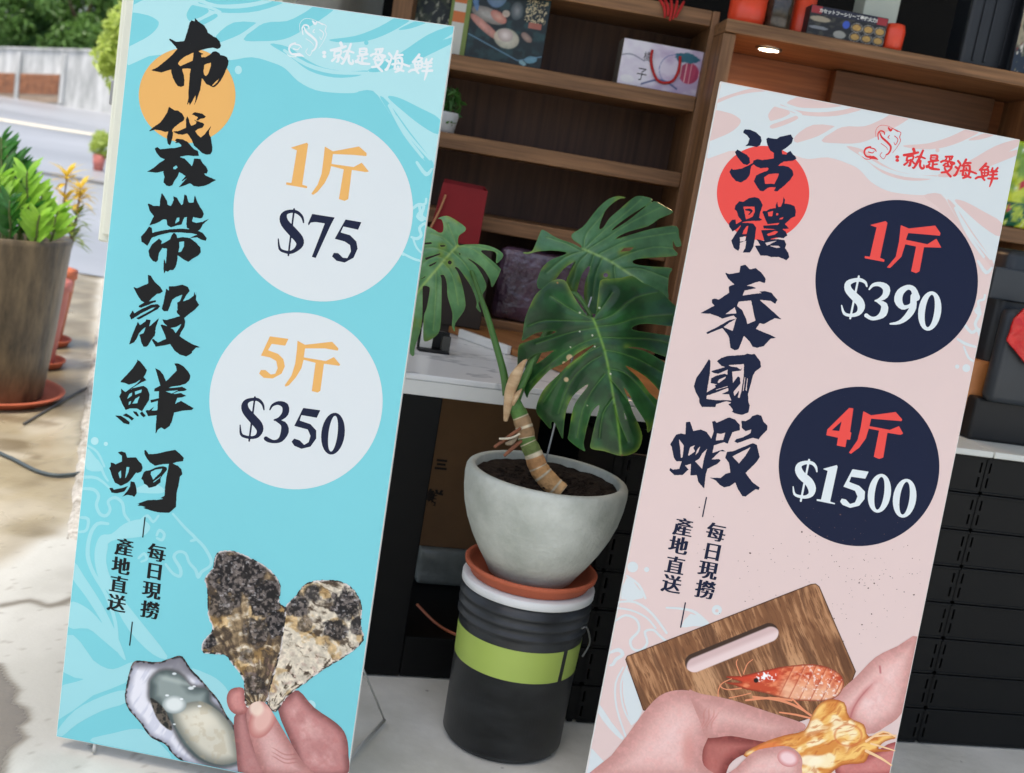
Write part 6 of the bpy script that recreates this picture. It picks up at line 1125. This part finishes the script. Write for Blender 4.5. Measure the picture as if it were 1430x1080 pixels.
def stove(u, v):
    n = fbm(u * 16, v * 12, 6); c = mixc((24, 24, 28), (60, 58, 52), sst(n, .5, .7)); top_ = v > .74; c = mixc(c, (30, 32, 52), top_ * 1.0); c = mixc(c, (168, 40, 44), (top_ & ((u < .14) | (u > .86))) * .85)
    for k in range(3):
        for j in range(2):
            e = 1 - np.hypot((u - (.62 + .15 * k)) / .06, (v - (.22 + .3 * j)) / .11); c = mixc(c, mixc((150, 110, 60), (200, 170, 90), fbm(u * 50, v * 40, k + j * 3)), sst(e, 0, .15)); c = mixc(c, (196, 190, 176), (sst(np.hypot((u - (.62 + .15 * k)) / .07, (v - (.22 + .3 * j)) / .14), .9, 1) * (np.hypot((u - (.62 + .15 * k)) / .075, (v - (.22 + .3 * j)) / .15) < 1)) * .7)
    for e, cc in ((1 - np.hypot((u - .14) / .15, (v - .58) / .1), (150, 140, 120)), (1 - np.hypot((u - .14) / .14, (v - .3) / .06), (120, 124, 130)), (1 - np.hypot((u - .48) / .05, (v - .55) / .14), (52, 82, 180)), (1 - np.hypot((u - .42) / .09, (v - .2) / .14), (150, 150, 144))): c = mixc(c, cc, sst(e, 0, .2))
    return c
sb_ = on2(1182, 44, .03); L0 = cab2p(1131, 35, .03); R0 = cab2p(1238, 56, .03); hS = cab2p(1135, 0, .03).z - cab2p(1131, 39, .03).z
t, fr = pack('stove_carton', 'printed portable stove carton with white Japanese headline on the cabinet', 'box', sb_, math.radians(5), (R0 - L0).length, .088, .10, mat('dark_card', (30, 30, 34), .5), stove, .0022)
v_, f_ = text_mesh('カセットフーシリーズ最強火力!', .0125, .0004); mesh_obj('headline', np.stack([v_[:, 0] - .004, np.full(len(v_), -.0014), v_[:, 1] - (v_[:, 1].max() + v_[:, 1].min()) / 2 + .0755], -1), f_, mat('card_white', (214, 214, 208), .6), t)
oc = thing('gas_canister', 'orange capped gas canister lying behind the stove carton end', 'canister', on2(1246, 60, .05))
lathe('canister', [(.0001, 0), (.024, 0), (.03, .01), (.031, .06), (.026, .078), (.0001, .08)], oran, oc, 36)
wp_ = thing('pale_carton', 'pale grey green carton standing behind the stove carton', 'box', on2(1222, 54, .18), math.radians(5)); box('carton', -.055, .055, 0, .1, 0, .34, mat('pale_card', (176, 184, 174), .6, var=.04), wp_, .003)
bb = thing('black_case', 'tall black ribbed plastic case on the cabinet top', 'case', on2(1376, 96, .06), math.radians(5)); bm = bmesh.new(); add_box(bm, -.085, .075, 0, .12, 0, .36, .012)
for x in (-.045, -.01, .04): add_box(bm, x - .004, x + .004, -.006, -.0005, .02, .35, .001)
bm_obj('case', bm, mat('case_black', (22, 26, 32), .4, .5), bb)
def fig(u, v): n = fbm(u * 6, v * 9, 12); c = mixc((70, 74, 58), (150, 140, 116), sst(n, .35, .65)); c = mixc(c, (110, 50, 40), sst(fbm(u * 9, v * 9, 3), .62, .72)); c = mixc(c, (200, 196, 186), sst(fbm(u * 14, v * 12, 5), .66, .75)); return mixc(c, (28, 40, 56), (v < .22) * (fbm(u * 10, v * 10, 2) > .4))
pack('magazine', 'colourful magazine standing at the right end of the cabinet top', 'magazine', on2(1440, 112, .0), math.radians(5), .14, .30, .012, mat('dark_card', (30, 30, 34), .5), fig, .004, 'pages', .05)
rtt = thing('red_tassel', 'red cloth tassel hanging over the top of the shelf cabinet', 'tassel', cabp(938, 22, -.004))
for k in range(5): tube('strand', [(.03 - .02 * k, .02, cabp(930, 2, 0).z - rtt.location.z + .01, .004), (.02 - .012 * k, -.008, .02, .005), (.012 - .008 * k, -.012, -.006 - .006 * (k % 3), .003)], mat('red_cord', (176, 28, 26), .7), rtt, 6, 3)
# -- snack bag in the recess
sn = thing('snack_bag', 'glossy lime green snack bag on the shelf at the right edge', 'snack bag'); snp = cab2p(1410, 312, .0); snp.z = c2.o[2] + zs2 + .001
sf = Frame(sn, snp, (math.cos(.09), math.sin(.09), 0), (0, 0, 1)); V = []; Fc = []; nx, nz = 26, 40; ws, hs_ = .15, cab2p(1420, 196, 0).z - snp.z
for j in range(nz + 1):
    for i in range(nx + 1):
        u, v = i / nx, j / nz; th = .03 * (math.sin(math.pi * u) * math.sin(math.pi * min(1, max(0, v)))) ** .6
        V.append((-.04 + ws * u, -th + .008 * (float(fbm(u * 9, v * 14, 4)) - .5), hs_ * v))
for j in range(nz):
    for i in range(nx): q = j * (nx + 1) + i; Fc.append((q, q + 1, q + nx + 2, q + nx + 1))
o = mesh_obj('bag', V, Fc, vmat('foil_print', .18, .6), sn, True); uu = (np.array(V)[:, 0] + .04) / ws; vv = np.array(V)[:, 2] / hs_
n1 = fbm(uu * 5, vv * 6, 3); c = mixc((110, 150, 30), (206, 220, 60), sst(n1, .3, .65)); c = mixc(c, (230, 236, 226), sst(fbm(uu * 6, vv * 5, 9), .6, .7)); c = mixc(c, (20, 90, 60), (vv < .3) * sst(fbm(uu * 7, vv * 7, 5), .5, .6)); c = mixc(c, (190, 50, 60), sst(fbm(uu * 8, vv * 9, 15), .7, .76)); set_col(o, c)
so = o.modifiers.new('t', 'SOLIDIFY'); so.thickness = .02; so.offset = -1
# ================================================================== POTTED PLANTS AT THE LEFT
saucer_m = mat('terracotta', (184, 96, 66), .7)
def saucer(label, x, y, r, h=.035, grp='terracotta saucers on the wet paving'):
    t_ = thing('plant_saucer', label, 'saucer', (x, y, .0022), 0, grp)
    lathe('dish', [(.0001, 0), (r * .82, 0), (r * .9, .003), (r * .97, h - .01), (r, h - .008), (r * 1.01, h - .002), (r, h), (r * .95, h - .001), (r * .92, h - .012), (r * .86, .007), (.0001, .006)], saucer_m, t_, 64); return t_
Yp = 4.62; pr = at(93, 338, Yp); pbm = at(60, 555, Yp); zr = pr.z; rt_ = .30; xc = pr.x - rt_
saucer('large terracotta saucer under the tall brown planter', xc, Yp, at(82, 547, Yp).x - xc)
brn = mat('brown_glaze', (50, 43, 34), .45, .4, vscale=9, rgb2=(116, 100, 76), bump=.3, bscale=22, stretch=(1.6, 1.6, .5), detail=12)
pl = thing('tall_planter', 'tall brown glazed planter in a terracotta saucer at the left edge', 'planter', (xc, Yp, .0085))
rb_ = rt_ * .8; hz_ = zr - .0085
lathe('pot', [(.0001, 0), (rb_ * .96, 0), (rb_, .01), (rb_ + (rt_ - rb_) * .5, hz_ * .42), (rt_ * .97, hz_ * .8), (rt_, hz_ * .96), (rt_, hz_ - .004), (rt_ - .008, hz_), (rt_ - .026, hz_ - .003), (rt_ - .03, hz_ * .92), (rt_ - .04, hz_ * .86), (.0001, hz_ * .85)], brn, pl, 80)
lathe('soil', [(.0001, hz_ * .905), (rt_ - .034, hz_ * .9)], soilm, pl, 40)
zz = thing('zz_plant', 'upright plant with glossy paired green leaflets in the brown planter', 'plant', (xc, Yp, .0085 + hz_ * .9))
def leaflet(L, w):
    V = []; Fc = []; n = 7
    for i in range(n + 1):
        t_ = i / n; ww = w * math.sin(math.pi * t_ ** .8) ** .8 * .5; z = .05 * L * math.sin(t_ * 3)
        V += [(-ww, L * t_, z + .12 * ww), (0, L * t_, z), (ww, L * t_, z + .12 * ww)]
    for i in range(n):
        for k in (0, 1): a = i * 3 + k; Fc.append((a, a + 1, a + 4, a + 3))
    return np.array(V), Fc
def frond(parent, pts, m, ms, nl=9, L=.13, w=.045, seed=0, start=.25, name='frond'):
    """stem tube with pairs of leaflets: one part per frond"""
    r = random.Random(seed); P = catmull([p for p in pts], 6); V, Fc = tube_mesh(np.concatenate([P, np.linspace(.008, .003, len(P))[:, None]], 1), 8); st_ = mesh_obj('stem', V, Fc, ms, parent, True)
    VV = []; FF = []; lv, lf = leaflet(1, w / L)
    for k in range(nl):
        t_ = start + (1 - start) * k / (nl - 1); i = min(int(t_ * (len(P) - 1)), len(P) - 2); p = P[i]; d = Vector(P[i + 1] - P[i]).normalized()
        for s_ in (-1, 1):
            sz = L * (.75 + .4 * math.sin(math.pi * min(1, t_ + .15))) * r.uniform(.85, 1.1); side = Vector((1, r.uniform(-.5, .5), 0)).cross(Vector((0, 0, 0)))
            sd_ = Vector((s_ * .75, r.uniform(-.55, .35), 0)); ax = (d * r.uniform(.55, .9) + sd_ * .8).normalized(); up = (Vector((0, -1, .5)) - ax * ax.dot(Vector((0, -1, .5)))).normalized(); xx = ax.cross(up)
            b = len(VV)
            for q in lv: v = Vector(p) + xx * q[0] * sz + ax * q[1] * sz + up * q[2] * sz; VV.append(v)
            FF += [tuple(i_ + b for i_ in q) for q in lf]
    mesh_obj('leaflets', VV, FF, m, st_, True)
zdark = leaf_mat('zz_dark', (34, 82, 30), (62, 122, 44), .15, .25); zlite = leaf_mat('zz_light', (110, 168, 46), (162, 206, 76), .3, .3); zst = mat('zz_stem', (92, 104, 56), .5, var=.15)
ZO = Vector(zz.location)
for i, (bx, tx, ty, lt_, yo) in enumerate([(34, 8, 205, 0, 0), (40, 38, 240, 1, -.12), (20, -12, 215, 0, .05), (10, -2, 245, 1, -.15), (28, 20, 262, 0, -.1), (55, 60, 262, 1, .02), (50, 44, 290, 0, -.05), (12, 14, 280, 0, -.2), (4, 2, 192, 0, -.05), (26, 26, 222, 0, .08), (66, 82, 292, 1, .1), (44, 56, 300, 1, -.18), (-20, -50, 190, 0, .1), (-40, -60, 240, 1, 0)]):
    b_ = at(bx, 330, Yp + yo * .6) - ZO; b_.z = .0; t_ = at(tx, ty, Yp + yo) - ZO
    frond(zz, [tuple(b_), tuple(b_.lerp(t_, .4) + Vector((.01, 0, .01))), tuple(b_.lerp(t_, .75)), tuple(t_)], zlite if lt_ else zdark, zst, 12 if ty < 260 else 9, .125 if ty < 260 else .1, .027, i)
# two terracotta pots behind with crotons
for k, (px, py, Yq, rq, lab, slab, hpx) in enumerate([(82, 512, 5.35, .15, 'pinkish terracotta pot just behind the brown planter', 'terracotta saucer under the pinkish pot', 395), (84, 482, 5.95, .155, 'taller terracotta pot at the back of the planter row', 'rearmost terracotta saucer on the wet paving', 380)]):
    c_ = ground(px - (20 if k == 0 else 12), py, 0); Yq = c_.y; e_ = at((98, 106)[k], hpx, Yq); xr = e_.x - rq; hq = e_.z
    saucer(slab, xr, Yq, rq * (1.0 if k else 1.02))
    tp = thing('terracotta_pot', lab, 'planter', (xr, Yq, .009), 0, 'terracotta pots behind the brown planter')
    lathe('pot', [(.0001, 0), (rq * .62, 0), (rq * .66, .006), (rq * .9, hq * .7), (rq * .93, hq * .86), (rq, hq * .87), (rq, hq - .01), (rq * .94, hq - .009), (rq * .9, hq * .86), (.0001, hq * .84)], mat('terracotta_pink', (190, 112, 100), .7, var=.15, vscale=6) if k == 0 else mat('terracotta_clay', (186, 100, 62), .7, var=.15, vscale=6), tp, 48)
    lathe('soil', [(.0001, hq * .9), (rq * .9, hq * .9)], soilm, tp, 30)
    cr = thing('croton_plant', ('yellow leaved croton in the pinkish pot, taller rosette on the left' if k == 0 else 'yellow leaved croton with darker centre in the rear terracotta pot'), 'plant', (xr, Yq, .009 + hq * .9), 0, 'yellow croton plants')
    ym = leaf_mat('croton_yellow', (196, 158, 30), (232, 204, 70), .3); gm = leaf_mat('croton_green', (70, 110, 36), (150, 160, 50), .2)
    tops_ = [(94, 245), (93, 277), (100, 322)] if k == 0 else [(113, 262), (112, 275), (108, 300), (104, 330)]
    for j, (tx, ty) in enumerate(tops_):
        tt = at(tx, ty, Yq) - Vector(cr.location); tube('stem', [(tt.x * .6, .0, 0, .005), (tt.x * .85, 0, tt.z * .5, .004), (tt.x, 0, tt.z, .003)], mat('croton_stem', (120, 84, 70), .7), cr, 6, 4)
        VV = []; FF = []; lv, lf = leaflet(1, .2); r = random.Random(j + 9 * k)
        for q_ in range(22):
            a = q_ * 2.399; el = -.15 + 1.1 * (q_ / 22); ax = Vector((math.cos(a) * math.cos(el), math.sin(a) * math.cos(el), math.sin(el))); xx = ax.cross(Vector((0, 0, 1))).normalized(); up = xx.cross(ax); L_ = r.uniform(.075, .12)
            b = len(VV); o_ = tt + Vector((0, 0, -.045 + .05 * q_ / 22))
            for q in lv: VV.append(o_ + xx * q[0] * L_ + ax * q[1] * L_ + up * (q[2] - .25 * q[1] ** 2) * L_)
            FF += [tuple(i_ + b for i_ in q) for q in lf]
        mesh_obj('leaf_rosette', VV, FF, ym if ty < 290 else gm, cr, True)
# small pots further back beside the white box
YS = 9.0
for k in range(400):
    q = at(137, 239, YS)
    if q.z <= road_z(q.x, YS): break
    YS += .05
sp = at(137, 238, YS); sp2 = thing('potted_seedling', 'small yellow-green plant in a pinkish pot out on the wet road edge', 'plant', (sp.x, YS, road_z(sp.x, YS) + .004))
HP = max(.12, at(137, 216, YS).z - sp2.location.z)
lathe('pot', [(.0001, 0), (.07, 0), (.1, HP), (.09, HP), (.0001, HP * .8)], mat('terracotta_pink', (190, 112, 100), .7), sp2, 24)
zt_ = at(137, 195, YS).z - sp2.location.z
tube('stem', [(0, 0, .05, .008), (.01, 0, zt_ * .6, .006), (0, 0, zt_, .004)], bark, sp2, 6)
leaf_cloud('foliage', [(0, 0, zt_, .13), (-.06, 0, zt_ - .14, .1), (.08, .02, zt_ - .2, .08)], 300, .1, leaf_mat('pale_leaf', (150, 172, 66), (206, 220, 120)), sp2, 91)
# cables on the ground
cabm = mat('grey_cable', (72, 82, 84), .5, .4, var=.1)
tag(tube('ground_cable', [tuple(ground(x, y, .008)) + (.0065,) for x, y in ((-60, 605), (0, 633), (20, 642), (45, 655), (62, 661), (80, 664), (100, 663), (118, 659), (135, 652), (160, 640))], cabm, None, 10, 5), 'thick grey cable curving over the wet paving to the blue board', 'cable')
tag(tube('thin_cable', [tuple(ground(x, y, .006)) + (.0045,) for x, y in ((33, 592), (48, 583), (70, 570), (90, 558), (112, 546), (132, 537), (160, 525))], mat('dark_cable', (74, 72, 66), .5), None, 8, 4), 'thin dark cable running straight from the saucer to the blue board', 'cable')
